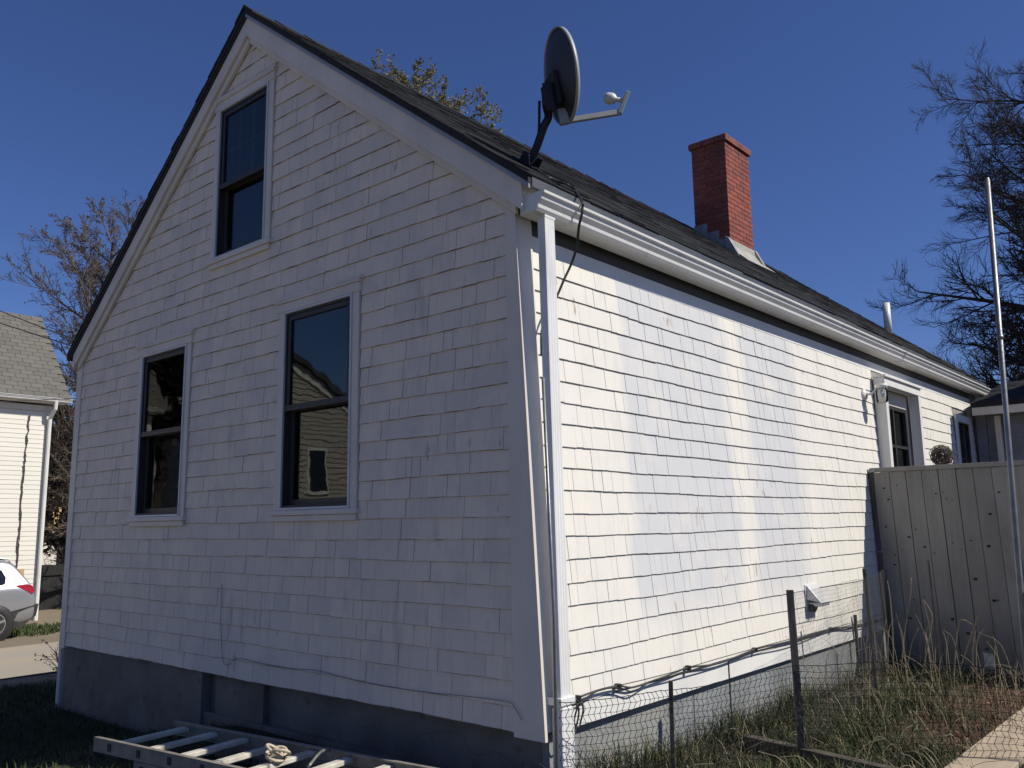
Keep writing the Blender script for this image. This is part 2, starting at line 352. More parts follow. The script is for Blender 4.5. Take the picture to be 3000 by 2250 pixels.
def em(a, b, a1, b1, z0, z1):
    n = max(1, int((b - a) / .8))
    for i in range(n):
        p, q = lerp(a, b, i / n), lerp(a, b, (i + 1) / n)
        mb.hexa([(xw(p, z0) - .1, p, z0), (xw(p, z0), p, z0), (xw(q, z0), q, z0), (xw(q, z0) - .1, q, z0), (xw(p, z1) - .1, p, z1), (xw(p, z1), p, z1), (xw(q, z1), q, z1), (xw(q, z1) - .1, q, z1)])
bands([.58, FW[2], FW[3], DOOR[3], 3.47], lambda z: .0, lambda z: 10.3, [DOOR, FW], em)
side = mb.build('side_wall', M['dirty_edge_side'], house)
box('back_wall', M['gable_trim'], house, -5.73, .1, 10.31, 10.42, .58, 3.45)
box('far_side_wall', M['gable_trim'], house, -5.73, -5.63, .11, 10.30, .58, 3.40)

# one shingle: a tapered wedge, thicker at the butt, unit width and height
def wedge(name, mats, j, lip):
    m = MB(); t0, t1, b = .0135, .004, -.003
    tl = t0 - (t0 - t1) * lip
    m.v = [(0, b, j[0]), (1, b, j[1]), (1, b, 1), (0, b, 1), (0, t0 - .001, j[0]), (1, t0 - .001, j[1]), (1, t1, 1), (0, t1, 1), (0, tl, j[0] + lip), (1, tl, j[1] + lip)]
    m.f = [(8, 9, 6, 7), (4, 5, 9, 8), (0, 1, 5, 4), (1, 2, 6, 9, 5), (3, 0, 4, 8, 7)]; m.m = [0, 1, 1, 0, 0]
    return m.mesh(name, mats, fix=False)
VAR = [(0, 0), (.008, -.006), (-.006, .008), (.0, .008), (.008, .0)]
WG = [wedge('shingle', [M['gable_shingle'], M['dirty_edge']], j, .022) for j in VAR]
WW = [wedge('shingle', [M['wing_paint'], M['dirty_edge']], j, .022) for j in VAR]
WS = [wedge('shingle', [M['side_shingle'], M['dirty_edge_side']], j, .016) for j in VAR]
CAMP = Vector((3.136, -3.614, 1.67))
def lay(parent, plan, meshes, frame, keep, joined_name, flip, rough=.004):
    """plan: list of (u, v, w, h). The keep largest in view become objects, the rest one joined part."""
    def size(s):
        p = frame(s[0], s[1])[0]; d = (p - CAMP); nrm = frame(s[0], s[1])[2]; return s[2] * s[3] * abs(nrm.dot(d)) / d.length ** 3
    plan = sorted(plan, key=size, reverse=True); rest = MB(); rmats = list(meshes[0].materials)
    for i, (u, v, w, h) in enumerate(plan):
        P, U, N, V = frame(u, v); k = random.randrange(len(meshes)); out = random.uniform(0, rough); tilt = random.uniform(-.0025, .0025)
        Vv = (V + U * tilt).normalized(); P = P + N * out
        mx = Matrix(((U.x * w, N.x, Vv.x * h, P.x), (U.y * w, N.y, Vv.y * h, P.y), (U.z * w, N.z, Vv.z * h, P.z), (0, 0, 0, 1)))
        if i < keep:
            o = bpy.data.objects.new('shingle', meshes[k]); COL.objects.link(o); put(o, parent); o.matrix_basis = mx
        else:
            me = meshes[k]; b = len(rest.v); rest.v.extend([tuple(mx @ x.co) for x in me.vertices])
            for p in me.polygons: rest.f.append(tuple(b + q for q in p.vertices)); rest.m.append(p.material_index)
    if rest.v:
        o = rest.build(joined_name, rmats, parent, fix=False); o['kind'] = 'stuff'

def courses(z0, z1, step, xl, xr, holes, wmin, wmax, jit=.006):
    plan = []; z = z0
    while z < z1 - .02:
        h = min(step, z1 - z) + .014; cuts = sorted((c[0], c[1]) for c in holes if c[2] < z + step * .65 and c[3] > z + step * .35)
        a = xl(z); spans = []
        for c0, c1 in cuts:
            spans.append((a, c0)); a = c1
        spans.append((a, xr(z)))
        for a, b in spans:
            if b - a < .03: continue
            x = a
            while x < b - 1e-6:
                w = random.uniform(wmin, wmax) if random.random() < .8 else random.uniform(wmin * .6, wmin)
                if b - x - w < wmin * .5: w = b - x
                g = random.choice((.0006, .0012, .002, .0035, .005)); plan.append((x, z + random.uniform(-1, 1) * jit * .22 + .0035 * math.sin(x * 2.1 + z * 17) + .002 * math.sin(x * 5.3 + z * 41), max(.012, w - g), h)); x += w
        z += step
    return plan
CAS = .085
gh = [(w[0] - CAS - .012, w[1] + CAS + .012, w[2] - .10, w[3] + .13) for w in GW]
def sxl(z): return max(-5.64, RX - (RZ - .07 - z - .12) / KL - .02)
def sxr(z): return min(.0 + .012 * (1 - (z - .6) / 2.85), RX + (RZ - .07 - z - .12) / KR + .02)
plan = courses(.585, RZ - .30, .1245, sxl, sxr, gh, .085, .25)
lay(gable, plan, WG, lambda u, v: (Vector((u, -.001, v)), Vector((1, 0, 0)), Vector((0, -1, 0)), Vector((0, 0, 1))), 300, 'distant_shingles', True)
SK = .7
dh = [(DOOR[0] - .09, DOOR[1] + .09, 0, DOOR[3] + .13), (FW[0] - .1, FW[1] + .1, FW[2] - .1, FW[3] + .12)]
plan = courses(SK, 3.245, .1275, lambda z: .112, lambda z: 9.93, dh, .075, .19)
def side_frame(u, v):
    lean = .042 * max(0.5, 1 - u / 12.0)
    return Vector((xw(u, v) + .001, u, v)), Vector((-.042 / 12 * (2 - v) if u < 6 else 0, 1, 0)).normalized(), Vector((1, 0, lean)).normalized(), Vector((-lean, 0, 1)).normalized()
lay(side, plan, WS, side_frame, 300, 'distant_shingles', False, .0016)

def side_strip(name, mat, y0, y1, z0, z1, t, n=8, parent=house):
    m = MB()
    for i in range(n):
        p, q = lerp(y0, y1, i / n), lerp(y0, y1, (i + 1) / n)
        m.hexa([(xw(p, z0), p, z0), (xw(p, z0) + t, p, z0), (xw(q, z0) + t, q, z0), (xw(q, z0), q, z0), (xw(p, z1), p, z1), (xw(p, z1) + t, p, z1), (xw(q, z1) + t, q, z1), (xw(q, z1), q, z1)])
    bm = m.build(name, mat, parent); return bm
side_strip('skirt_board', M['white_trim'], .112, 5.75, .585, SK - .002, .012)
side_strip('frieze_board', M['white_trim'], .112, 9.93, 3.235, 3.325, .010)
# corner boards: the front one has sprung outwards towards its foot
m = MB(); zb, zt = .56, 3.50
m.hexa([(.012, -.024, zb), (xw(0, zb) + .034, -.024, zb), (xw(0, zb) + .034, -.001, zb), (.012, -.001, zb), (.0, -.024, zt), (xw(0, zt) + .006, -.024, zt), (xw(0, zt) + .006, -.001, zt), (.0, -.001, zt)])
m.build('corner_board', M['gable_trim'], house, bevel=.002)
m = MB(); zt = 3.43; z0 = .60
m.hexa([(xw(0, z0), .001, z0), (xw(0, z0) + .02, .001, z0), (xw(0, z0) + .02, .11, z0), (xw(0, z0), .11, z0), (xw(0, zt), .001, zt), (xw(0, zt) + .004, .001, zt), (xw(0, zt) + .018, .11, zt), (xw(0, zt), .11, zt)])
m.build('corner_board', M['white_trim'], house, bevel=.002)
box('corner_board', M['gable_trim'], house, -5.752, -5.642, -.022, .03, .56, 3.42, bevel=.003)

# foundation: left stretch proud, a narrow slot, then a recessed stretch with a ledge
m = MB(); m.box(-5.715, -3.19, .012, .22, -.5, .60)
m.build('foundation', M['foundation'], house, bevel=.006)
m = MB(); m.box(-3.19, .10, .10, .22, -.4, .60); m.box(-3.06, -2.42, .055, .102, -.2, .60); m.box(-3.19, .09, .035, .101, -.3, .285)
m.build('foundation', M['foundation'], house, bevel=.004)
m = MB(); m.box(-.02, .145, .22, 10.3, -.4, .588); m.box(.1005, .144, .102, .2199, -.4, .588); m.build('foundation', M['foundation_side'], house)

# ---- windows of the gable
def frame(m, a0, a1, b0, b1, c0, c1, d0, d1, y0, y1, ax='y'):
    O = [(a0, b0), (a1, b0), (a1, b1), (a0, b1)]; I = [(c0, d0), (c1, d0), (c1, d1), (c0, d1)]
    def P(p, y): return (p[0], y, p[1]) if ax == 'y' else (y, p[0], p[1])
    v = [P(p, y0) for p in O] + [P(p, y0) for p in I] + [P(p, y1) for p in O] + [P(p, y1) for p in I]; f = []
    for i in range(4):
        j = (i + 1) % 4; f += [(i, j, 4 + j, 4 + i), (8 + i, 12 + i, 12 + j, 8 + j), (i, 8 + i, 8 + j, j), (4 + i, 4 + j, 12 + j, 12 + i)]
    m.add(v, f)
def gable_window(w, grid, rec):
    x0, x1, z0, z1 = w; c = CAS; y = -.026
    m = MB(); frame(m, x0 - c, x1 + c, z0 - .06, z1 + .06, x0 - .018, x1 + .018, z0 - .0198, z1 + .0198, y, 0)
    win = m.build('window', M['gable_trim'], house, bevel=.003)
    m = MB(); m.box(x0 - c - .012, x1 + c + .012, -.033, 0, z1 + .021, z1 + .0858); m.box(x0 - c - .035, x1 + c + .035, -.046, 0, z1 + .106, z1 + .128); m.box(x0 - c - .022, x1 + c + .022, -.045, 0, z1 + .086, z1 + .1059)
    m.build('header', M['gable_trim'], win, bevel=.003)
    m = MB(); m.box(x0 - c - .03, x1 + c + .03, -.048, .02, z0 - .058, z0 - .021); m.box(x0 - c - .005, x1 + c + .005, -.034, 0, z0 - .10, z0 - .0585)
    m.build('sill', M['gable_trim'], win, bevel=.004)
    def ring(nm, a0, a1, b0, b1, t, ya, yb, mat, bev=.002):
        m = MB(); m.box(a0, a0 + t, ya, yb, b0, b1); m.box(a1 - t, a1, ya, yb, b0, b1); m.box(a0 + t, a1 - t, ya, yb, b1 - t, b1); m.box(a0 + t, a1 - t, ya, yb, b0, b0 + t)
        return m.build(nm, mat, win, bevel=bev)
    ring('storm_frame', x0 - .0175, x1 + .0175, z0 - .0195, z1 + .0195, .0165, -.034, -.008, M['storm_metal'])
    zm = z0 + (z1 - z0) * (.5 if not grid else .47)
    ring('sash_frame', x0, x1, z0, z1, .012, -.02, .085, M['sash_dark'])
    ring('upper_sash', x0 + .0125, x1 - .0125, zm - .01, z1 - .0125, .036, -.012, .02, M['sash_dark'])
    ring('lower_sash', x0 + .0125, x1 - .0125, z0 + .0125, zm + .022, .042, .03, .062, M['sash_dark'])
    box('meeting_rail', M['sash_dark'], win, x0 + .0126, x1 - .0126, -.022, -.0125, zm - .018, zm + .026, bevel=.003)
    m = MB(); m.box(x0 + .045, x1 - .045, .000, .004, zm + .02, z1 - .045); m.build('pane', M['window_glass'], win)
    m = MB(); m.box(x0 + .05, x1 - .05, .044, .048, z0 + .05, zm - .015); m.build('pane', M['window_glass'], win)
    if grid:
        a, b = x0 + .05, x1 - .05; lo, hi = zm + .03, z1 - .05
        for i in (1, 2): box('muntin', M['storm_metal'], win, lerp(a, b, i / 3) - .007, lerp(a, b, i / 3) + .007, .010, .022, lo, hi)
        box('muntin', M['storm_metal'], win, a, b, .0225, .032, (lo + hi) / 2 - .007, (lo + hi) / 2 + .007)
    m = MB(); m.add([(x0 - .01, .101, z0 - .01), (x1 + .01, .101, z0 - .01), (x1 + .01, .101, z1 + .01), (x0 - .01, .101, z1 + .01), (x0 - .3, .9, z0 - .3), (x1 + .3, .9, z0 - .3), (x1 + .3, .9, z1 + .2), (x0 - .3, .9, z1 + .2)],
        [(4, 5, 6, 7), (0, 1, 5, 4), (1, 2, 6, 5), (2, 3, 7, 6), (3, 0, 4, 7)]); m.build('room_lining', M['room_dark'], win)
    return win
for w, g in ((W1, 0), (W2, 0), (W3, 1)): gable_window(w, g, 0)

# ---- roof
def slab(xa, xb, k, t, y0, y1, name, mat, dz=0.0):
    m = MB(); za, zb_ = roof_z(xa) + dz, roof_z(xb) + dz
    m.hexa([(xa, y0, za - t), (xb, y0, zb_ - t), (xb, y1, zb_ - t), (xa, y1, za - t), (xa, y0, za), (xb, y0, zb_), (xb, y1, zb_), (xa, y1, za)]); return m
m = slab(RX, EX, KR, .045, YN, YF, '', None); mm = slab(EXL, RX - .0001, KL, .06, YN, YF, '', None)
b = len(m.v); m.v += mm.v; m.f += [tuple(b + i for i in f) for f in mm.f]; m.m += mm.m
roof = m.build('roof', M['roof_edge'], house)
sl = math.hypot(1, KR); ux = Vector((1 / sl, 0, -KR / sl)); un = Vector((KR / sl, 0, 1 / sl))
m = MB(); L = (EX - RX) * sl; e = .127; nrow = int(L / e) + 1
CHX0, CHX1, CHY0, CHY1 = -2.40, -1.89, 6.75, 7.48
for i in range(nrow):
    s0 = L + .012 - i * e; s1 = max(.0, s0 - e - .03); y = YN - random.uniform(.0, .012); off = random.uniform(.1, .3)
    while y < YF:
        w = off if y < YN + .01 else random.choice((.305, .305, .28, .2, .33)); y1 = min(y + w, YF); lift = random.uniform(.004, .008) + (.006 if random.random() < .06 else 0); ds = random.uniform(-.006, .006)
        a = Vector((RX, 0, RZ)) + ux * (s0 + ds); bq = Vector((RX, 0, RZ)) + ux * s1
        yy0, yy1 = y, y1 - random.uniform(.002, .008)
        lo, hi = un * .0005, un * (lift + .002)
        m.hexa([bq + lo + Vector((0, yy0, 0)), a + lo + Vector((0, yy0, 0)), a + lo + Vector((0, yy1, 0)), bq + lo + Vector((0, yy1, 0)), bq + un * .003 + Vector((0, yy0, 0)), a + hi + Vector((0, yy0, 0)), a + hi + Vector((0, yy1, 0)), bq + un * .003 + Vector((0, yy1, 0))])
        y = y1
o = m.build('roof_tabs', M['roof_shingle'], roof); o['kind'] = 'stuff'
m = MB(); sl2 = math.hypot(1, KL); vx = Vector((-1 / sl2, 0, -KL / sl2)); vn = Vector((-KL / sl2, 0, 1 / sl2)); L2 = (RX - EXL) * sl2
for i in range(int(L2 / e) + 1):
    s0 = L2 + .012 - i * e; s1 = max(0., s0 - e - .03); y = YN - random.uniform(0, .01)
    while y < YF:
        y1 = min(y + random.choice((.305, .29, .33)), YF); a = Vector((RX, 0, RZ)) + vx * s0; bq = Vector((RX, 0, RZ)) + vx * s1; hi = vn * random.uniform(.006, .012); lo = vn * .0005
        Y0, Y1 = Vector((0, y, 0)), Vector((0, y1 - .004, 0))
        m.hexa([bq + lo + Y0, a + lo + Y0, a + lo + Y1, bq + lo + Y1, bq + vn * .003 + Y0, a + hi + Y0, a + hi + Y1, bq + vn * .003 + Y1]); y = y1
o = m.build('roof_tabs', M['roof_shingle'], roof); o['kind'] = 'stuff'
m = MB(); y = YN - .01
while y < YF:
    y1 = min(y + .3, YF); h = random.uniform(.006, .016)
    for sgn, k in ((1, KR), (-1, KL)):
        m.hexa([(RX, y, RZ + .003), (RX + sgn * .13, y, RZ + .003 - k * .13), (RX + sgn * .13, y1 + .03, RZ + .003 - k * .13), (RX, y1 + .03, RZ + .003), (RX, y, RZ + h + .012), (RX + sgn * .13, y, RZ + h + .008 - k * .13), (RX + sgn * .13, y1 + .03, RZ + .012 - k * .13), (RX, y1 + .03, RZ + .014)])
    y = y1
o = m.build('ridge_caps', M['roof_shingle'], roof); o['kind'] = 'stuff'
# rake boards, mouldings and drip edges on the gable
def rake(name, mat, x0, x1, top, h, y0, y1, parent=house):
    m = MB(); z0, z1 = roof_z(x0) - top, roof_z(x1) - top
    m.hexa([(x0, y0, z0 - h), (x1, y0, z1 - h), (x1, y1, z1 - h), (x0, y1, z0 - h), (x0, y0, z0), (x1, y0, z1), (x1, y1, z1), (x0, y1, z0)]); return m.build(name, mat, parent, bevel=.003)
rake('rake_board', M['gable_trim'], RX + .0006, .165, .066, .175, -.066, -.018); rake('rake_board', M['gable_trim'], -5.775, RX - .0006, .082, .15, -.066, -.018)
rake('rake_moulding', M['gable_trim'], RX + .0006, .10, .2412, .05, -.04, -.0172); rake('rake_moulding', M['gable_trim'], -5.70, RX - .0006, .2325, .07, -.044, -.0172)
rake('drip_edge', M['drip_metal'], RX, EX - .004, .046, .034, -.083, -.0665); rake('drip_edge', M['sash_dark'], EXL + .02, RX - .0002, .0605, .021, -.083, -.0665)
box('fascia', M['white_trim'], house, .112, .165, -.017, 10.43, 3.405, roof_z(.165) - .05)
box('soffit', M['eave_shade'], house, .0, .1119, .0, 10.3, 3.475, 3.49); side_strip('eave_shade_strip', M['eave_shade'], .112, 9.93, 3.3255, 3.47, .004)  # strip above the frieze is eave shade painted on the wall
box('drip_edge', M['drip_dark'], house, .2355, .2405, -.06, 10.44, 3.535, 3.592)
def gutter_prof(x, z, sgn=1):
    P = [(0, .098), (0, 0), (.078, -.006), (.092, .012), (.096, .030), (.118, .056), (.126, .082), (.140, .086), (.142, .100), (.128, .102), (.128, .092), (.118, .088), (.108, .060), (.086, .034), (.082, .020), (.074, .004), (.006, .008), (.006, .098)]
    return [(x + sgn * a, z + b_) for a, b_ in P]
def gutter(x, z, y0, y1, sgn):
    m = MB(); m.prism(gutter_prof(x, z, sgn), 'y', y0, y1)
    g = m.build('gutter', M['gutter_white'], house)
    for ye in (y0, y1):
        m = MB(); P = [(0, .098), (0, 0), (.078, -.006), (.092, .012), (.096, .030), (.118, .056), (.126, .082), (.140, .086), (.142, .100)]
        m.prism([(x + sgn * a, z + b_) for a, b_ in P], 'y', ye - .003, ye + .003); m.build('end_cap', M['gutter_white'], g)
    m = MB(); yy = lerp(y0, y1, .62)
    m.prism([(x + sgn * a * 1.03, z + b_ * 1.03 - .002) for a, b_ in [(0, .094), (0, -.003), (.080, -.009), (.095, .010), (.1, .028), (.122, .055), (.130, .080), (.145, .086), (.145, .1)]], 'y', yy, yy + .012); m.build('joint_strap', M['storm_metal'], g)
    return g
gutter(.166, 3.405, -.035, 10.38, 1)
gutter(-5.776, 3.305, -.03, 10.3, -1)
# downspout at the near corner, corrugated front, leaning with the corner; its straps and boot
def spout(name, x, y, z1, z0, dx, w, d, mat, parent=house):
    prof = []
    for i in range(9): prof.append((x + w + (.0035 if i % 2 else 0), y + d * i / 8))
    for i in range(4): prof.append((x + w * (1 - (i + 1) / 4.0), y + d + (.003 if i % 2 == 0 and i < 3 else 0)))
    for i in range(1, 3): prof.append((x, y + d * (1 - i / 2)))
    for i in range(5): prof.append((x + w * (i + 1) / 6.0, y - (.003 if i % 2 else 0)))
    m = MB(); n = len(prof); b = len(m.v)
    m.v += [(p[0], p[1], z1) for p in prof] + [(p[0] + dx, p[1], z0) for p in prof]
    for i in range(n): j = (i + 1) % n; m.f.append((i, j, n + j, n + i)); m.m.append(0)
    m.f += [tuple(range(n)), tuple(range(2 * n - 1, n - 1, -1))]; m.m += [0, 0]
    return m.build(name, mat, parent)
ds = spout('downspout', .188, .045, 3.402, .66, .040, .052, .088, M['gutter_white'])
spout('boot', .224, .038, .72, .28, .0, .062, .104, M['gutter_white'], ds)
m = MB(); m.box(.165, .292, .028, .152, .735, .775); m.build('strap', M['gutter_white'], ds, bevel=.004)
box('outlet', M['gutter_white'], ds, .186, .244, .043, .137, 3.385, 3.41)
spout('downspout', -5.86, .02, 3.30, -.02, 0, .055, .075, M['gable_trim'])

# ---- chimney of painted brick
m = MB(); zt = 6.90; m.box(CHX0 + .008, CHX1 - .008, CHY0 + .008, CHY1 - .008, 4.9, zt - .01)
ch = m.build('chimney', M['mortar_red'], house)
BX = []
for i, (bl) in enumerate((.198, .094, .150, .198)):
    mm = MB(); mm.box(0, bl, 0, .09, 0, .058); BX.append((bl, mm.mesh('brick', M['brick_red'])))
def brick(u, L_, z, face):
    bl, me = min(BX, key=lambda q: abs(q[0] - L_)); o = bpy.data.objects.new('brick', me); COL.objects.link(o); put(o, ch); pr = random.uniform(0, .004); s = L_ / bl
    if face == 'x': o.matrix_basis = Matrix.Translation((CHX1 + pr, u, z)) @ Matrix.Rotation(R(90), 4, 'Z') @ Matrix.Diagonal((s, 1, 1, 1))
    else: o.matrix_basis = Matrix.Translation((u, CHY0 - pr, z)) @ Matrix.Diagonal((s, 1, 1, 1))
    o.data = me
cz = .0675; row = 0; z = zt - .075
while z > 4.95:
    z -= cz
    for face, lo, hi, zroof in (('x', CHY0, CHY1, roof_z(CHX1)), ('y', CHX0, CHX1 - .001, roof_z(CHX1 - .3))):
        if z < zroof - .05: continue
        u = lo + (.094 if (row % 2) == (0 if face == 'x' else 1) else 0.0); first = lo
        if u > lo: brick(lo, u - lo - .008, z, face)
        while u < hi - .03:
            L_ = min(.198, hi - u); brick(u, L_ if u + L_ >= hi - .002 else L_, z, face); u += .206
    row += 1
m = MB(); m.box(CHX0 - .022, CHX1 + .03, CHY0 - .03, CHY1 + .03, zt - .001, zt + .012); m.build('cap_mortar', M['mortar_red'], ch, bevel=.005)
y = CHY0 - .03
while y < CHY1 + .02:
    y1 = min(y + .205, CHY1 + .03); o = box('brick', M['brick_red'], ch, CHX1 - .07, CHX1 + .03 + random.uniform(0, .004), y, y1 - .006, zt - .074, zt - .0015); y = y1
x = CHX0 - .03
while x < CHX1 - .08:
    x1 = min(x + .205, CHX1 - .0705); o = box('brick', M['brick_red'], ch, x, x1 - .006, CHY0 - .03 - random.uniform(0, .004), CHY0 + .06, zt - .074, zt - .0015); x = x1
# lead at the foot: apron in front, stepped flashing on the near side, upturned ends
m = MB(); zr = roof_z(CHX1); pts = [(CHX1 + .006, zr + .17), (CHX1 + .02, zr + .08), (CHX1 + .09, roof_z(CHX1 + .09) + .035), (CHX1 + .26, roof_z(CHX1 + .26) + .014)]
for (x0, z0), (x1, z1) in zip(pts, pts[1:]):
    m.hexa([(x0, CHY0 - .06, z0 - .004), (x1, CHY0 - .06, z1 - .004), (x1, CHY1 + .10, z1 - .004), (x0, CHY1 + .10, z0 - .004), (x0, CHY0 - .06, z0), (x1, CHY0 - .06, z1), (x1, CHY1 + .10, z1), (x0, CHY1 + .10, z0)])
m.build('apron_flashing', M['flash_apron'], ch)
for i in range(3):
    x0 = CHX0 + i * .17; m = MB(); m.box(x0 - .01, x0 + .19, CHY0 - .012 - i * .002, CHY0 - .007, roof_z(x0 + .19) - .02, roof_z(x0) + .07 - i * .01); m.build('step_flashing', M['lead'], ch)
for yy in (CHY0 - .05, CHY1 + .03):
    m = MB(); pz = roof_z(CHX1); m.hexa([(CHX1 - .02, yy - .03, pz), (CHX1 + .16, yy - .03, roof_z(CHX1 + .16)), (CHX1 + .16, yy + .03, roof_z(CHX1 + .16)), (CHX1 - .02, yy + .02, pz), (CHX1 - .03, yy - .04, pz + .20), (CHX1 + .02, yy - .035, pz + .16), (CHX1 + .02, yy + .01, pz + .17), (CHX1 - .03, yy, pz + .20)]); m.build('step_flashing', M['lead'], ch)
# plumbing vent
tube('vent_pipe', M['gutter_white'], house, [(-.72, 9.28, roof_z(-.72) - .05), (-.72, 9.28, roof_z(-.72) + .44)], .052, 14)

# ---- side door in a projecting frame, and the far window
D0, D1, _, DZ = DOOR; X0 = xw(6.4, 2)
m = MB(); m.box(X0 + .001, X0 + .115, D0 - .085, D0 + .0, .3, DZ); m.box(X0 + .001, X0 + .115, D1, D1 + .085, .3, DZ); m.box(X0 + .001, X0 + .118, D0 - .087, D1 + .087, DZ + .0003, DZ + .085)
dr = m.build('door', M['white_trim'], house, bevel=.004)
box('door_cap', M['white_trim'], dr, X0 + .001, X0 + .14, D0 - .11, D1 + .11, DZ + .0855, DZ + .108, bevel=.003)
m = MB(); m.box(X0 - .06, X0 - .02, D0 + .001, D0 + .09, .4, DZ - .001); m.box(X0 - .06, X0 - .02, D1 - .09, D1 - .001, .4, DZ - .001); m.box(X0 - .06, X0 - .02, D0 + .0905, D1 - .0905, DZ - .16, DZ - .001); m.box(X0 - .06, X0 - .02, D0 + .0905, D1 - .0905, .4, 1.35)
m.build('door_leaf', M['gable_trim'], dr)
m = MB(); frame(m, D0 + .0908, D1 - .0908, 1.352, DZ - .1612, D0 + .135, D1 - .135, 1.40, DZ - .205, X0 - .05, X0 - .008, 'x'); m.build('sash', M['sash_dark'], dr)
ym = (D0 + D1) / 2; box('muntin', M['sash_dark'], dr, X0 - .055, X0 - .012, ym - .02, ym + .02, 1.35, DZ - .162)
for zz in (1.9, 2.45): box('muntin', M['sash_dark'], dr, X0 - .054, X0 - .0125, D0 + .091, D1 - .091, zz - .016, zz + .016)
for c0, c1 in ((D0 + .0905, ym - .0205), (ym + .0205, D1 - .0905)):
    for z0, z1 in ((1.352, 1.883), (1.917, 2.433), (2.467, DZ - .1625)): box('pane', M['window_glass'], dr, X0 - .045, X0 - .04, c0, c1, z0, z1)
box('curtain', M['curtain'], dr, X0 - .16, X0 - .15, D0 + .15, D1 - .35, 1.2, DZ - .1)
m = MB(); m.box(X0 - .5, X0 - .49, D0 - .2, D1 + .2, .4, DZ + .1); m.box(X0 - .49, X0 - .1, D0 - .21, D0 - .2, .4, DZ + .1); m.box(X0 - .49, X0 - .1, D1 + .2, D1 + .21, .4, DZ + .1); m.build('room_lining', M['room_dark'], dr)
y0, y1, z0, z1 = FW; m = MB(); t = .08
m.box(X0 + .001, X0 + .03, y0 - t, y0, z0 - .06, z1 + .1); m.box(X0 + .001, X0 + .03, y1, y1 + t, z0 - .06, z1 + .1); m.box(X0 + .001, X0 + .032, y0 + .0005, y1 - .0005, z1, z1 + .1); m.box(X0 + .001, X0 + .04, y0 + .0005, y1 - .0005, z0 - .06, z0)
fw = m.build('window', M['white_trim'], house, bevel=.003)
m = MB(); m.box(X0 - .03, X0 - .01, y0 + .001, y0 + .045, z0 + .001, z1 - .001); m.box(X0 - .03, X0 - .01, y1 - .045, y1 - .001, z0 + .001, z1 - .001); m.box(X0 - .03, X0 - .01, y0 + .046, y1 - .046, (z0 + z1) / 2 - .02, (z0 + z1) / 2 + .02); m.build('sash_frame', M['sash_dark'], fw)
box('pane', M['window_glass'], fw, X0 - .025, X0 - .02, y0 + .0455, y1 - .0455, z0 + .002, z1 - .002); box('room_lining', M['room_dark'], fw, X0 - .3, X0 - .29, y0 - .2, y1 + .2, z0 - .2, z1 + .2)

# ---- the low wing across the far end
wing = empty('house_wing', (2.2, 10.1, .25), 'low white shingled wing in shade behind the plank fence at far right', 'house wing')
WY = 9.96; wb = box('wing_wall', M['dirty_edge'], wing, .16, 6.0, WY, WY + .12, .2, 3.12)
plan = courses(.65, 3.05, .125, lambda x: .30, lambda x: 5.95, [], .1, .2)
plan = [p for p in plan if p[0] < 4]
lay(wb, plan, WW, lambda u, v: (Vector((u, WY - .001, v)), Vector((1, 0, 0)), Vector((0, -1, 0)), Vector((0, 0, 1))), 120, 'distant_shingles', True)
box('corner_board', M['wing_paint'], wing, .165, .29, WY - .03, WY - .0005, .3, 3.1)
m = MB(); m.hexa([(.2, WY - .42, 3.16), (6.3, WY - .42, 3.16), (6.3, WY + 1.9, 3.72), (.2, WY + 1.9, 3.72), (.2, WY - .42, 3.22), (6.3, WY - .42, 3.22), (6.3, WY + 1.9, 3.78), (.2, WY + 1.9, 3.78)]); wr = m.build('wing_roof', M['roof_edge'], wing)
m = MB(); kx = (3.72 - 3.16) / 2.32
for i in range(18):
    ya = WY - .43 + i * .128; x = .2
    while x < 6.3:
        x1 = min(6.3, x + .3); h = random.uniform(.006, .014); zA = 3.22 + kx * (ya - WY + .42); zB = zA + kx * .15
        m.hexa([(x, ya, zA + .001), (x1 - .005, ya, zA + .001), (x1 - .005, ya + .15, zB + .001), (x, ya + .15, zB + .001), (x, ya, zA + h), (x1 - .005, ya, zA + h), (x1 - .005, ya + .15, zB + .003), (x, ya + .15, zB + .003)]); x = x1
o = m.build('roof_tabs', M['roof_shingle'], wr); o['kind'] = 'stuff'
box('fascia', M['gable_trim'], wing, .21, 6.28, WY - .40, WY - .37, 3.05, 3.158); box('soffit', M['gable_trim'], wing, .3, 6.25, WY - .3699, WY - .001, 3.08, 3.1)
spout('downspout', .42, WY - .13, 3.05, .3, 0, .07, .07, M['gable_trim'], wing)
# unseen gable block, added beyond the right edge to shadow the far side wall
m = MB(); m.prism([(1.32, .2), (3.88, .2), (3.88, 4.2), (2.6, 5.5), (1.32, 4.2)], 'y', WY + .002, WY + 3.2); m.build('shadow_gable', M['gable_trim'], wing)
for sg in (-1, 1):
    m = MB(); m.hexa([(2.6, WY - .15, 5.55), (2.6 + sg * 1.5, WY - .15, 4.03), (2.6 + sg * 1.5, WY + 3.3, 4.03), (2.6, WY + 3.3, 5.55), (2.6, WY - .15, 5.65), (2.6 + sg * 1.55, WY - .15, 4.11), (2.6 + sg * 1.55, WY + 3.3, 4.11), (2.6, WY + 3.3, 5.65)]); m.build('shadow_gable_roof', M['roof_shingle'], wing)

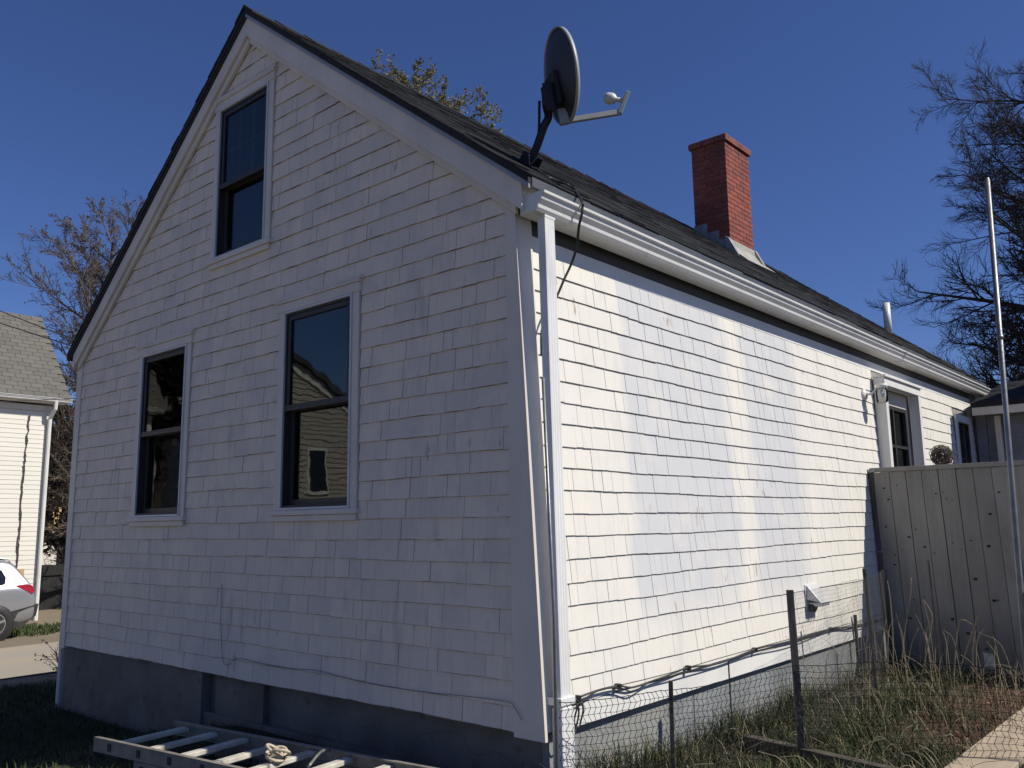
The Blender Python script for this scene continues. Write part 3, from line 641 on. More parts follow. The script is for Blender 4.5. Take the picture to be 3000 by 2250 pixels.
# ------------------------------------------------------------------ satellite dish on the roof edge
dish = empty('satellite_dish', (-.18, .43, roof_z(-.18)), 'grey satellite dish on a bent mast at the roof edge', 'satellite dish')
DN = Vector((.50, .85, .16)).normalized()           # where the dish looks
DU = (Vector((0, 0, 1)) - DN * DN.z).normalized(); DR = DU.cross(DN).normalized(); DC = Vector((.075, .47, 4.475))
m = MB(); rings, seg = 7, 40; A_, B_ = .235, .305; depth = .065; th = .006
for side_ in (0, 1):
    b = len(m.v); m.v.append(tuple(DC - DN * (depth if side_ == 0 else depth + th)))
    for i in range(1, rings + 1):
        r = i / rings
        for j in range(seg):
            t = 2 * math.pi * j / seg; h = depth * (r * r - 1) - (th if side_ else 0); sc_ = 1 + (.006 if side_ else 0)
            m.v.append(tuple(DC + DR * (A_ * r * math.cos(t) * sc_) + DU * (B_ * r * math.sin(t) * sc_) + DN * h))
    for j in range(seg): m.f.append((b, b + 1 + j, b + 1 + (j + 1) % seg)); m.m.append(0)
    for i in range(rings - 1):
        for j in range(seg):
            j2 = (j + 1) % seg; q = b + 1 + i * seg; m.f.append((q + j, q + j2, q + seg + j2, q + seg + j)); m.m.append(0)
m.build('reflector', M['dish_grey'], dish, True)
m = MB(); pts = [DC + DR * (A_ * math.cos(t)) + DU * (B_ * math.sin(t)) for t in [2 * math.pi * j / 48 for j in range(48)]]
b = len(m.v)
for p in pts:
    c_ = (p - DC).normalized()
    for o_, h_ in ((.004, .004), (.006, -.022), (-.002, -.022), (-.004, .004)): m.v.append(tuple(p + c_ * o_ + DN * h_))
for j in range(48):
    j2 = (j + 1) % 48
    for k in range(4): k2 = (k + 1) % 4; m.f.append((b + j * 4 + k, b + j * 4 + k2, b + j2 * 4 + k2, b + j2 * 4 + k)); m.m.append(0)
m.build('rim', M['arm_grey'], dish, True)
BK = DC - DN * (depth + .03) - DU * .10
m = MB(); m.obox(BK + DN * .012, DR, DU, DN, .075, .105, .016); m.obox(BK - DN * .028 - DU * .03, DR, DU, DN, .045, .07, .026); m.obox(BK - DN * .05 - DU * .06 - DR * .05, DR, DU, DN, .006, .09, .03); m.build('bracket', M['dark_metal'], dish, bevel=.004)
MT = BK - DN * .045 - DU * .03
foot = Vector((-.19, .43, roof_z(-.19) + .01))
m = MB(); m.tube(spline([foot, foot + Vector((.07, .0, .10)), Vector((-.055, .43, 4.16)), Vector((-.02, .435, 4.22)), MT - Vector((0, 0, .06)), MT + Vector((0, 0, .03))], 5), .026, 12); m.build('mast', M['dark_metal'], dish, True)
m = MB(); m.tube(spline([Vector((-.085, .415, 4.12)), Vector((-.075, .41, 4.2)), MT + DR * .05 + Vector((-.03, 0, .0))], 5), .009, 8); m.build('side_strut', M['dark_metal'], dish, True)
m = MB(); sl = math.hypot(1, KR); ux = Vector((1 / sl, 0, -KR / sl)); un = Vector((KR / sl, 0, 1 / sl)); YV = Vector((0, 1, 0))
m.obox(foot + un * .008, ux, YV, un, .10, .075, .004); m.obox(foot + un * .04 - YV * .035, ux, YV, un, .06, .004, .035); m.obox(foot + un * .04 + YV * .035, ux, YV, un, .06, .004, .035); m.build('foot_plate', M['dark_metal'], dish, bevel=.002)
m = MB(); m.tube([foot + un * .01 + ux * .05 - YV * .04, foot + un * .07 + ux * .02 - YV * .06], .004, 5); m.tube([foot + un * .01 + ux * .05 - YV * .04, foot + un * .075 + ux * .09 - YV * .05], .004, 5); m.build('bolt', M['galvanized'], dish)
AB = DC - DU * (B_ - .005) - DN * .035; AE = Vector((.335, .72, 4.235))
d_ = (AE - AB).normalized(); s_ = d_.cross(Vector((0, 0, 1))).normalized(); u_ = s_.cross(d_)
m = MB(); m.obox((AB + AE) / 2, d_, s_, u_, (AE - AB).length / 2, .014, .017); m.obox(AB + DU * .03 - d_ * .01, d_, s_, u_, .03, .02, .05); arm = m.build('feed_arm', M['arm_grey'], dish, bevel=.003)
m = MB(); e1 = AE + Vector((.045, .02, .115)); dd = (e1 - AE).normalized(); m.obox((AE + e1) / 2, dd, s_, dd.cross(s_), (e1 - AE).length / 2 + .012, .019, .014); m.build('elbow', M['arm_grey'], dish, bevel=.004)
m = MB(); hd = (DC - e1).normalized(); p0 = e1 - dd * .045; hd = Vector((-.86, -.28, .33)).normalized(); m.lathe([(.014, 0), (.014, .055), (.019, .06), (.030, .07), (.037, .085), (.037, .115), (.031, .13), (.018, .138)], p0, hd, 16); m.build('feed_horn', M['lnb_white'], dish, True)

# cable from the dish over the gutter and down behind the downspout
cp = [(-.165, .41, roof_z(-.165) + .10), (-.13, .41, roof_z(-.13) + .035), (-.06, .41, roof_z(-.06) + .012), (-.005, .42, roof_z(-.005) + .012), (-.03, .55, roof_z(-.03) + .016), (-.09, .70, roof_z(-.09) + .016), (-.02, .70, roof_z(-.02) + .016), (.10, .54, roof_z(.1) + .016), (.235, .37, 3.615), (.318, .302, 3.520), (.316, .302, 3.49), (.312, .300, 3.45), (.285, .305, 3.38), (.25, .335, 3.31), (.225, .341, 3.24), (.195, .335, 3.17), (.17, .299, 3.08), (.15, .25, 2.97), (.15, .16, 2.85), (.155, .10, 2.74), (.158, .09, 2.6)]
m = MB(); q = spline(cp, 5); m.tube(q, .0052, 6); m.tube([p + Vector((.004, .007, .003)) for p in q], .0045, 6)
look(m.build('dish_cable', M['cable_black'], None, True), 'twin black cable looping from the dish over the white gutter', 'cable')

# wires stapled along the foot of the side wall, with a hanging coil at the corner
root = empty('wire_bundle', (.22, .3, .7), 'dark wire bundle clipped along the foot of the sunlit side wall', 'wire')
P = [(.224, .16, .712), (.226, .26, .738), (.224, .46, .748), (.224, .65, .742), (.224, .79, .714), (.222, .975, .716), (.222, 1.24, .728), (.22, 1.456, .738), (.216, 1.887, .712), (.212, 2.438, .737), (.206, 3.067, .728), (.20, 3.94, .733), (.195, 4.46, .70), (.193, 4.9, .70), (.19, 5.25, .69)]
m = MB(); m.tube(spline(P, 6), .006, 6); m.build('wire', M['cable_grey'], root, True)
m = MB(); m.tube(spline([(p[0] + .008, p[1], p[2] - .010 - .014 * math.sin(i * 2.1)) for i, p in enumerate(P)], 6), .0045, 6); m.build('wire', M['cable_black'], root, True)
m = MB(); m.tube(spline([(p[0] + .004, p[1], .742 + .004 * math.sin(i)) for i, p in enumerate(P[1:])], 4), .003, 5); m.build('wire', M['cable_grey'], root, True)
m = MB()
for c_, rr, yy in ((Vector((.245, .238, .655)), .062, .022), (Vector((.250, .185, .645)), .075, .03)):
    m.tube([c_ + Vector((.004 * math.sin(3 * t), rr * .55 * math.cos(t) + .012 * math.sin(t), rr * math.sin(t))) for t in [2 * math.pi * i / 28 for i in range(29)]], .005, 6)
m.tube(spline([(.228, .22, .742), (.24, .245, .72), (.246, .25, .70)], 5), .007, 6); m.build('coil', M['cable_black'], root, True)
for i in (1, 3, 7, 9, 11):
    p = P[i]; box('clip', M['cable_black'], root, p[0] - .02, p[0] + .012, p[1] - .012, p[1] + .014, p[2] - .016, p[2] + .012)
box('hanger', M['rusty_metal'], root, .19, .212, 4.50, 4.53, .42, .80)
# thin line strung across the gable
gw = [(-2.9, -.02, 1.25), (-2.895, -.022, .98), (-2.875, -.024, .86), (-2.842, -.024, .70), (-2.77, -.024, .67), (-2.646, -.022, .729), (-2.33, -.028, .722), (-1.96, -.03, .722), (-1.70, -.03, .735), (-1.44, -.03, .722), (-1.17, -.028, .709), (-.75, -.03, .711), (-.25, -.028, .73), (-.02, -.03, .733), (.03, -.034, .71), (.08, -.034, .655)]
m = MB(); m.tube(spline(gw, 5), .0022, 5); look(m.build('gable_wire', M['wire_pale'], None, True), 'thin grey wire sagging along the foot of the shaded gable', 'wire')

# dryer vent hood low on the side wall
vh = empty('vent_hood', (.18, 3.62, 1.0), 'white louvred vent hood low on the side wall behind the grey garden post', 'vent hood')
vx = xw(3.6, 1.0) + .012
m = MB(); m.box(vx, vx + .008, 3.49, 3.74, .93, 1.13); m.build('back_plate', M['white_trim'], vh, bevel=.002)
m = MB(); m.hexa([(vx + .008, 3.50, 1.01), (vx + .13, 3.51, .985), (vx + .13, 3.72, .985), (vx + .008, 3.73, 1.01), (vx + .008, 3.50, 1.125), (vx + .03, 3.51, 1.11), (vx + .03, 3.72, 1.11), (vx + .008, 3.73, 1.125)]); m.build('hood', M['storm_metal'], vh, bevel=.004)
for i in range(6): box('louvre', M['storm_metal'], vh, vx + .01, vx + .12, 3.525 + i * .033, 3.537 + i * .033, .955, .984)
m = MB(); m.lathe([(.04, 0), (.045, .03), (.04, .05)], (vx + .01, 3.56, .955), (1, 0, -.25), 14); m.build('duct', M['dark_metal'], vh, True)

# jar lantern beside the door
lp = empty('wall_lamp', (.17, 5.45, 2.93), 'white wall lamp with clear jar shade beside the side door', 'lamp')
lx = xw(5.5, 2.9) + .012
m = MB(); m.lathe([(.062, 0), (.062, .012), (.045, .028), (.02, .034)], (lx, 5.46, 2.93), (1, 0, 0), 18); m.build('back_plate', M['white_trim'], lp, True)
m = MB(); m.tube(spline([(lx + .03, 5.46, 2.93), (lx + .09, 5.47, 2.94), (lx + .13, 5.50, 3.0), (lx + .16, 5.53, 3.02)], 5), .011, 8); m.build('arm', M['white_trim'], lp, True)
m = MB(); m.lathe([(.03, 0), (.06, .012), (.066, .03), (.062, .045), (.02, .05)], (lx + .16, 5.53, 2.985), (0, 0, 1), 20); m.build('cap', M['white_trim'], lp, True)
m = MB(); m.lathe([(.05, 0), (.058, .015), (.062, .09), (.057, .135), (.057, .145)], (lx + .16, 5.53, 2.842), (0, 0, 1), 20); m.build('glass_shade', M['clear_glass'], lp, True)
m = MB(); m.lathe([(.008, 0), (.024, .02), (.026, .045), (.014, .07), (.014, .09)], (lx + .16, 5.53, 2.895), (0, 0, 1), 12); m.build('bulb', M['lnb_white'], lp, True)

# ------------------------------------------------------------------ tall plank fence
pf = empty('plank_fence', (1.6, 5.37, .25), 'tall grey weathered plank fence meeting the side wall', 'fence')
FY = 5.35
def lean(z): return -.03 * (z - .2)
x = .245; i = 0
while x < 4.6:
    w = random.uniform(.143, .158); m = MB(); zt = 2.118 + random.uniform(-.004, .004); g = random.uniform(.004, .008); dy = random.uniform(-.004, .004)
    m.hexa([(x, FY + dy, .16), (x + w - g, FY + dy, .16), (x + w - g, FY + .02 + dy, .16), (x, FY + .02 + dy, .16), (x + lean(zt), FY + dy, zt), (x + w - g + lean(zt), FY + dy, zt), (x + w - g + lean(zt), FY + .02 + dy, zt), (x + lean(zt), FY + .02 + dy, zt)])
    o = m.build('plank', M['old_plank'], pf)
    kn = MB(); bt = MB(); bt.hexa([(x + w - .03, FY + .0255, .16), (x + w + .03, FY + .0255, .16), (x + w + .03, FY + .0256 + .0003, .16), (x + w - .03, FY + .0258, .16), (x + w - .03 + lean(zt), FY + .0255, zt), (x + w + .03 + lean(zt), FY + .0255, zt), (x + w + .03 + lean(zt), FY + .0258, zt), (x + w - .03 + lean(zt), FY + .0258, zt)]); bt.build('batten', M['knot'], pf)
    for k in range(random.randint(2, 5)):
        kz = random.uniform(.4, 2.0); kx = x + lean(kz) + random.uniform(.02, w - .03); r = random.uniform(.005, .017); pts = [(kx + r * (1 + .5 * random.random()) * math.cos(t), FY + dy - .0012, kz + r * random.uniform(.7, 1.0) * math.sin(t)) for t in [2 * math.pi * j / 8 for j in range(8)]]
        b = len(kn.v); kn.v += pts; kn.f.append(tuple(b + j for j in range(8))); kn.m.append(0)
    for kz in (2.06, 1.36):
        for fx in (.25, .75):
            kx = x + w * fx + lean(kz); pts = [(kx + .004 * math.cos(t), FY + dy - .0014, kz + .004 * math.sin(t) + random.uniform(-.006, .006)) for t in [2 * math.pi * j / 6 for j in range(6)]]; b = len(kn.v); kn.v += pts; kn.f.append(tuple(b + j for j in range(6))); kn.m.append(0)
    kn.build('knots', M['knot'], o, fix=False)['kind'] = 'stuff'
    x += w; i += 1
m = MB(); m.hexa([(.16, FY - .02, 2.122), (4.6, FY - .02, 2.122), (4.6, FY + .07, 2.122), (.16, FY + .07, 2.122), (.16, FY - .02, 2.165), (4.6, FY - .02, 2.165), (4.6, FY + .07, 2.165), (.16, FY + .07, 2.165)]); m.build('top_rail', M['old_plank'], pf, bevel=.004)
for z0 in (1.32, .42): box('back_rail', M['old_plank'], pf, .2, 4.55, FY + .026, FY + .065, z0, z0 + .09)
m = MB(); m.hexa([(.20, FY - .01, .1), (.244, FY - .01, .1), (.244, FY + .07, .1), (.20, FY + .07, .1), (.148, FY - .01, 2.12), (.188, FY - .01, 2.12), (.188, FY + .07, 2.12), (.148, FY + .07, 2.12)]); m.build('end_post', M['grey_post'], pf, bevel=.003)
for x in (2.4, 4.5): box('post', M['old_plank'], pf, x, x + .09, FY + .0655, FY + .155, .0, 2.1)
m = MB(); m.box(.135, .215, FY - .024, FY - .0205, 2.128, 2.152); m.build('bracket', M['galvanized'], pf)
m = MB(); m.box(.17, .235, FY - .014, FY - .0105, 1.33, 1.345); m.build('bracket', M['galvanized'], pf)

# dry bundle standing up behind the fence, on a post
db = empty('dried_bundle', (.74, 5.75, .25), 'round clump of dry brown vine showing above the plank fence', 'dried plants')
box('post', M['grey_post'], db, .71, .77, 5.72, 5.78, .2, 2.2)
m = MB(); rr = random.Random(3)
for i in range(90):
    R0 = rr.uniform(.008, .095); c0 = Vector((.745 + rr.uniform(-.012, .012), 5.75 + rr.uniform(-.04, .04), 2.265 + rr.uniform(-.012, .012))); t0 = rr.uniform(0, 6.28); tl = rr.uniform(2.5, 5.8); ph = rr.uniform(-.5, .5)
    m.tube([c0 + Vector((R0 * math.cos(t) * (1 + .12 * math.sin(3 * t + i)), R0 * ph * math.cos(t + 1) + rr.uniform(-.006, .006), R0 * 1.15 * math.sin(t) * (1 + .1 * math.sin(2 * t + i)))) for t in [t0 + tl * k / 14 for k in range(15)]], .0032, 4, cap=False)
for i in range(40):
    a = rr.uniform(.2, 2.9); p0 = Vector((.745 + .07 * math.cos(a), 5.75 + rr.uniform(-.03, .03), 2.26 + .07 * math.sin(a))); m.tube([p0, p0 + Vector((math.cos(a) * .03, rr.uniform(-.02, .02), math.sin(a) * .03 + .01)), p0 + Vector((math.cos(a) * .05, rr.uniform(-.03, .03), rr.uniform(-.02, .06)))], .0022, 3, cap=False)
m.build('stems', M['twig_dry'], db)['kind'] = 'stuff'

# ------------------------------------------------------------------ garden fence: black plastic netting on posts
gf = empty('garden_fence', (.9, 1.52, .25), 'low black plastic netting fence round the weedy garden bed', 'netting fence')
def netting(name, path, z0, ztop, cell, r, mat, parent, wav=.012, knots=True, seed=1, diamond=True):
    rr = random.Random(seed); P = [Vector((*p, 0)) for p in path]; L = [0]
    for a, b in zip(P, P[1:]): L.append(L[-1] + (b - a).length)
    def at(s):
        for i in range(len(P) - 1):
            if s <= L[i + 1] or i == len(P) - 2:
                t = (s - L[i]) / (L[i + 1] - L[i]); return P[i].lerp(P[i + 1], t), (P[i + 1] - P[i]).normalized()
    nc = int(L[-1] / cell); nr = int((ztop(0) - z0) / cell); m = MB(); g = []
    for c in range(nc + 1):
        s = L[-1] * c / nc; p, d = at(s); nn = Vector((-d.y, d.x, 0)); col = []; zt = ztop(s)
        for k in range(nr + 1):
            t = k / nr; z = lerp(max(z0, zg(p.x, p.y) - .02), zt, t)
            q = p + nn * (wav * math.sin(s * 5.1 + t * 3) + wav * .7 * math.sin(s * 13 + 5 * t)) + d * (cell * .25 * math.sin(3.3 * t + s * 2.2) + rr.uniform(-.1, .1) * cell + (cell * .5 * (k % 2) if diamond else 0)); q.z = z + .35 * cell * math.sin(s * 7 + 4 * t) * (1 - t * .6) + rr.uniform(-.08, .08) * cell
            col.append(q)
        g.append(col)
    for c in range(nc + 1):
        m.tube(g[c], r, 3, cap=False)
    for k in range(nr + 1):
        m.tube([g[c][k] for c in range(nc + 1)], r * (.8 if k < nr else 1.3), 3, cap=False)
    if knots:
        for col in g:
            for q in col:
                e = r * 1.9; b = len(m.v); m.v += [tuple(q + Vector(v) * e) for v in ((1, 0, 0), (-1, 0, 0), (0, 1, 0), (0, -1, 0), (0, 0, 1), (0, 0, -1))]
                for f in ((0, 2, 4), (2, 1, 4), (1, 3, 4), (3, 0, 4), (2, 0, 5), (1, 2, 5), (3, 1, 5), (0, 3, 5)): m.f.append(tuple(b + i for i in f)); m.m.append(0)
    o = m.build(name, mat, parent, fix=False); o['kind'] = 'stuff'; return o
netting('netting', [(.40, -.13), (.62, .62), (.90, 1.50), (1.50, 1.86), (2.03, 2.16), (2.6, 2.3)], .2, lambda s: .80 - .03 * math.sin(s * 2.0), .036, .0019, M['net_black'], gf, seed=2)
netting('netting', [(.915, 1.56), (.78, 2.6), (.66, 3.58), (.3, 5.2)], .3, lambda s: 1.22 - .01 * s, .028, .0008, M['net_grey'], gf, .006, False, 5, False)
def post(name, mat, x, y, z1, w, d, dx=0, dy=0, bev=.003):
    z0 = zg(x, y) - .15; m = MB(); c, s = math.cos(.5), math.sin(.5)
    q = [(-w, -d), (w, -d), (w, d), (-w, d)]; q = [(a * c - b * s, a * s + b * c) for a, b in q]
    m.hexa([(x + a, y + b, z0) for a, b in q] + [(x + a + dx, y + b + dy, z1) for a, b in q]); return m.build(name, mat, gf, bevel=bev)
post('post', M['grey_post'], .91, 1.53, 1.245, .021, .019, -.012, .0)
post('stake', M['timber'], .60, .58, .82, .012, .009, .005, .01)
post('stake', M['rusty_metal'], .37, 1.72, .76, .005, .005, -.01, .01, 0)
post('stake', M['rusty_metal'], .67, 3.55, 1.27, .013, .012, -.02, 0)
post('stake', M['rusty_metal'], .91, 4.45, 1.30, .009, .009, -.03, .03)

# poles
m = MB(); m.tube([(.385, -.14, .1), (.392, -.14, 1.2), (.352, -.14, 2.42)], .0085, 8); look(m.build('metal_rod', M['galvanized'], None, True), 'thin metal rod leaning against the white downspout at the corner', 'rod')
def POLE(z): return (2.548 + .020 * (z - .25), -.738 + .017 * (z - .25), z)
pl = empty('tall_pole', (2.58, -.70, .25), 'tall thin galvanized steel pole standing in the garden at right', 'pole')
m = MB(); m.tube([POLE(.1), POLE(1.6), POLE(1.8), POLE(2.71)], [.0085, .0085, .0080, .0076], 14); m.tube([POLE(2.705), POLE(2.716)], .006, 12); m.build('shaft', M['galvanized'], pl, True)
m = MB(); m.tube([POLE(2.2), POLE(2.212)], .0098, 14); m.build('collar', M['galvanized'], pl, True)
p2 = empty('steel_post', (2.60, -.73, .25), 'short dark steel post clamped beside the tall pole', 'post')
m = MB(); m.tube([(2.605, -.735, .1), (2.622, -.715, 1.47)], .009, 10); m.build('shaft', M['rusty_metal'], p2, True)
m = MB(); m.tube([(2.611, -.715, 1.445), (2.612, -.714, 1.455)], .026, 12); m.build('clamp', M['galvanized'], p2, True)

# raised bed edging and a pale walking plank
def beam(name, mat, a, b, w, h, label, cat, z=.0):
    a, b = Vector(a), Vector(b); d = (b - a).normalized(); s = Vector((-d.y, d.x, 0)); m = MB(); n = 1
    for i in range(n):
        p, q = a.lerp(b, i / n), a.lerp(b, (i + 1) / n); 
        m.hexa([p - s * w, q - s * w, q + s * w, p + s * w, p - s * w + Vector((0, 0, h)), q - s * w + Vector((0, 0, h)), q + s * w + Vector((0, 0, h)), p + s * w + Vector((0, 0, h))])
    return look(m.build(name, mat, None, bevel=.006 if n == 1 else 0), label, cat)
beam('bed_timber', M['timber'], (.50, 1.62, .24), (1.62, 1.38, .24), .035, .10, 'dark rotten timber edging the near end of the garden bed', 'timber')
beam('bed_timber', M['grey_post'], (.32, 2.7, .23), (.62, 4.2, .24), .02, .07, 'grey weathered edging board between the weeds and the side wall', 'timber')
beam('walking_plank', M['pale_plank'], (1.76, .7, .265), (1.83, 4.1, .30), .145, .035, 'pale tan plank lying on the ground at the right edge', 'plank')

# small white marker on a stake against the fence
mk = empty('plant_marker', (1.19, 4.95, .25), 'small white plant marker on a stake near the foot of the plank fence', 'marker')
m = MB(); m.hexa([(1.150, 4.90, .375), (1.222, 4.90, .368), (1.222, 4.902, .368), (1.150, 4.902, .375), (1.140, 4.895, .503), (1.222, 4.895, .497), (1.222, 4.897, .497), (1.140, 4.897, .503)]); m.build('plate', M['sign_white'], mk)
box('stake', M['timber'], mk, 1.175, 1.187, 4.903, 4.91, .1, .48)

# tall dead canes
canes = [([(.56, 4.3, .25), (.588, 4.3, .654), (.594, 4.3, .965), (.581, 4.3, 1.131)], 'tall straight dry cane with a slightly bent tip, nearest the side wall'),
 ([(.58, 4.4, .25), (.658, 4.4, .69), (.728, 4.4, .984), (.752, 4.4, 1.152)], 'tall dry cane leaning right beside the straight one'),
 ([(.90, 3.6, .25), (.92, 3.62, .3), (1.006, 3.6, .484), (1.11, 3.6, .875), (1.105, 3.6, .966), (1.062, 3.6, 1.038)], 'long curved dry cane with its tip hooked left, in the middle of the bed'),
 ([(1.035, 4.3, .27), (1.05, 4.3, .40), (1.11, 4.3, .76), (1.153, 4.3, .832), (1.224, 4.3, .797)], 'dry cane bent over at its top in front of the planks'),
 ([(1.02, 4.35, .27), (1.218, 4.35, .762), (1.341, 4.35, 1.004), (1.401, 4.35, 1.065)], 'dry cane leaning far right in front of the planks'),
 ([(.36, 4.5, .2), (.415, 4.5, .515), (.478, 4.5, .774)], 'short thin dry cane close to the house wall'),
 ([(.57, 4.6, .25), (.637, 4.6, .542), (.713, 4.6, .705)], 'short leaning dry cane behind the tall pair'),
 ([(1.30, 3.9, .25), (1.36, 3.9, .42), (1.45, 3.88, .47)], 'low bent dry stem near the plant marker')]
for pts, lb in canes:
    m = MB(); q = spline(pts, 6); n = len(q); m.tube(q, [lerp(.0062, .0028, i / n) for i in range(n)], 6); look(m.build('dry_cane', M['straw'], None, True), lb, 'cane', 'dead canes in the garden bed')

# grass, weeds and litter in the bed
def blades(name, mat, spots, hmin, hmax, w, bend, seed, label, cat):
    rr = random.Random(seed); v = []; f = []
    for x, y, hs in spots:
        z = zg(x, y) - .005; h = rr.uniform(hmin, hmax) * hs; a = rr.uniform(0, 6.283); dx, dy = math.cos(a), math.sin(a); ww = w * rr.uniform(.6, 1.3); bd = bend * rr.uniform(.2, 1.4) * h; px, py = -dy * ww, dx * ww
        b = len(v); v += [(x - px, y - py, z), (x + px, y + py, z), (x + dx * bd * .35 + px * .8, y + dy * bd * .35 + py * .8, z + h * .55), (x + dx * bd * .35 - px * .8, y + dy * bd * .35 - py * .8, z + h * .55), (x + dx * bd, y + dy * bd, z + h * rr.uniform(.75, 1))]
        f += [(b, b + 1, b + 2, b + 3), (b + 3, b + 2, b + 4)]
    me = bpy.data.meshes.new(name); me.from_pydata(v, [], f); me.materials.append(mat); o = bpy.data.objects.new(name, me); COL.objects.link(o); return look(o, label, cat, kind='stuff')
rr = random.Random(11); sp = []
while len(sp) < 30000:
    x = rr.uniform(.2, 3.4); y = rr.uniform(-1.2, 5.2)
    d = .5 + .5 * math.sin(x * 3.1 + 1.7 * math.sin(y * 2.3)) * math.sin(y * 2.9 + x)
    if 1.05 < x and 2.2 < y and rr.random() < .62: continue
    if 1.69 < x < 1.90 and .6 < y < 4.1 and rr.random() < .97: continue
    if y > 3.4 and rr.random() < .5: continue
    if rr.random() < .35 + .65 * d: sp.append((x, y, (1.35 if x < .5 else .8) * (.6 + .6 * d)))
blades('grass', M['grass_blade'], sp, .05, .19, .0032, .9, 12, 'weedy green and straw grass in the garden bed', 'grass')
rr = random.Random(21); sp = [(rr.uniform(-9.2, -4.2), rr.uniform(-2.2, 2.6), 1) for _ in range(26000)]; sp = [s for s in sp if not (s[0] > -5.75 and s[1] > -.02) and s[0] > -8.5 + .5 * math.sin(s[1] * 2)]
sp += [(rr.uniform(-4.2, .2), rr.uniform(-2.0, -.02), .8) for _ in range(7000)]
blades('lawn', M['lawn_blade'], sp, .03, .09, .0035, .7, 22, 'short dark lawn in the shadow of the house', 'lawn')
rr = random.Random(31); m = MB()
for i in range(2600):
    x, y = rr.uniform(.3, 3.2), rr.uniform(.3, 5.2)
    if not (x > 1.0 and y > 2.2) and rr.random() < .7: continue
    c = Vector((x, y, zg(x, y) + rr.uniform(.004, .02))); a = rr.uniform(0, 6.28); u = Vector((math.cos(a), math.sin(a), rr.uniform(-.5, .5))) * rr.uniform(.010, .026); w = Vector((-math.sin(a), math.cos(a), rr.uniform(-.4, .4))) * rr.uniform(.006, .014)
    m.add([c - u, c + w, c + u, c - w], [(0, 1, 2, 3)])
look(m.build('leaf_litter', M['leaf_litter'], None, fix=False), 'brown fallen leaves on the garden soil', 'leaves', kind='stuff')
m = MB(); rr = random.Random(41)
for i in range(330):
    x, y = rr.uniform(.25, 2.8), rr.uniform(.2, 5.0); z = zg(x, y); a = rr.uniform(0, 6.28); L_ = rr.uniform(.12, .34); up = rr.uniform(.05, .9)
    p1 = Vector((x + math.cos(a) * L_ * .5, y + math.sin(a) * L_ * .5, z + L_ * up)); p2 = p1 + Vector((math.cos(a) * L_ * .5, math.sin(a) * L_ * .5, L_ * rr.uniform(-.35, .3)))
    m.tube(spline([(x, y, z), p1, p2], 3), .0019, 3, cap=False)
for i in range(230):
    y = rr.uniform(2.6, 5.25); x = rr.uniform(.25, 2.9); z = zg(x, y); a = rr.uniform(0, 6.28); L_ = rr.uniform(.25, .75) * (1.0 if y > 3.7 or x < .7 else .55); b_ = rr.uniform(.03, .3)
    q0 = Vector((x, y, z)); q1 = q0 + Vector((math.cos(a) * L_ * b_ * .4, math.sin(a) * L_ * b_ * .4, L_ * .6)); q2 = q0 + Vector((math.cos(a) * L_ * b_ * 1.3, math.sin(a) * L_ * b_ * 1.3, L_ * rr.uniform(.75, 1)))
    m.tube(spline([q0, q1, q2], 3), [.0022, .0022, .002, .002, .0016, .0014, .001], 3, cap=False)
look(m.build('dry_stems', M['straw'], None, fix=False), 'thin pale dry stems scattered through the weeds', 'dry stems', kind='stuff')

# ------------------------------------------------------------------ ladder on the ground by the gable, rope on it
ld = empty('ladder', (-1.6, -.6, .25), 'off-white extension ladder lying on the ground below the gable', 'ladder')
la = R(7.2); LD = Vector((math.cos(la), math.sin(la), 0)); LS = Vector((-math.sin(la), math.cos(la), 0)); LO = Vector((-2.43, -1.125, 0)); zt = .42
def lp_(s, t, z): q = LO + LD * s + LS * t; q.z = z; return q
def rail(t, z0, z1, s0, s1, sgn, mat):
    m = MB(); P = [(0, z0), (.028 * sgn, z0), (.028 * sgn, z0 + .008), (.007 * sgn, z0 + .010), (.007 * sgn, z1 - .010), (.028 * sgn, z1 - .008), (.028 * sgn, z1), (0, z1)]
    n = len(P); m.v = [tuple(lp_(s0, t + a, z)) for a, z in P] + [tuple(lp_(s1, t + a, z)) for a, z in P]
    for i in range(n): j = (i + 1) % n; m.f.append((i, j, n + j, n + i)); m.m.append(0)
    m.f += [tuple(range(n)), tuple(range(2 * n - 1, n - 1, -1))]; m.m += [0, 0]
    return m.build('rail', mat, ld)
WL = .545
for z1, s0, off in ((zt, 0.0, .17), (zt - .086, .42, .33)):
    rail(0, z1 - .082, z1, s0, 3.4, 1, M['ladder_grey']); rail(WL, z1 - .082, z1, s0 + .05, 3.4, -1, M['ladder_grey'])
    s = s0 + off - (.0 if z1 == zt else .25)
    while s < 3.3:
        m = MB(); m.obox(lp_(s, WL / 2, z1 - .036), LD, LS, Vector((0, 0, 1)), .026, WL / 2 - .0075, .014); m.build('rung', M['ladder_white'], ld, bevel=.005)
        for t in (-.004, WL + .004):
            m = MB(); m.obox(lp_(s, t, z1 - .040), LD, LS, Vector((0, 0, 1)), .014, .003, .022); m.build('rung_end', M['sash_dark'], ld)
        s += .292
m = MB(); a = lp_(1.50, WL - .04, zt + .004); m.tube(spline([a, a + LD * .05 - LS * .12 + Vector((0, 0, .02)), a + LD * .10 - LS * .26 - Vector((0, 0, .02))], 5), .009, 6); m.build('hook', M['galvanized'], ld, True)
m = MB(); c = lp_(1.345, .28, zt - .026)
for k in range(6):
    o_ = Vector((random.uniform(-.035, .035), random.uniform(-.035, .035), .012 + k * .010)); ax = Vector((random.uniform(-.6, .6), random.uniform(-.6, .6), 1)).normalized(); u = ax.orthogonal().normalized(); w = ax.cross(u)
    m.tube([c + o_ + (u * math.cos(t) + w * math.sin(t)) * .05 for t in [2 * math.pi * i / 16 for i in range(17)]], .0085, 7)
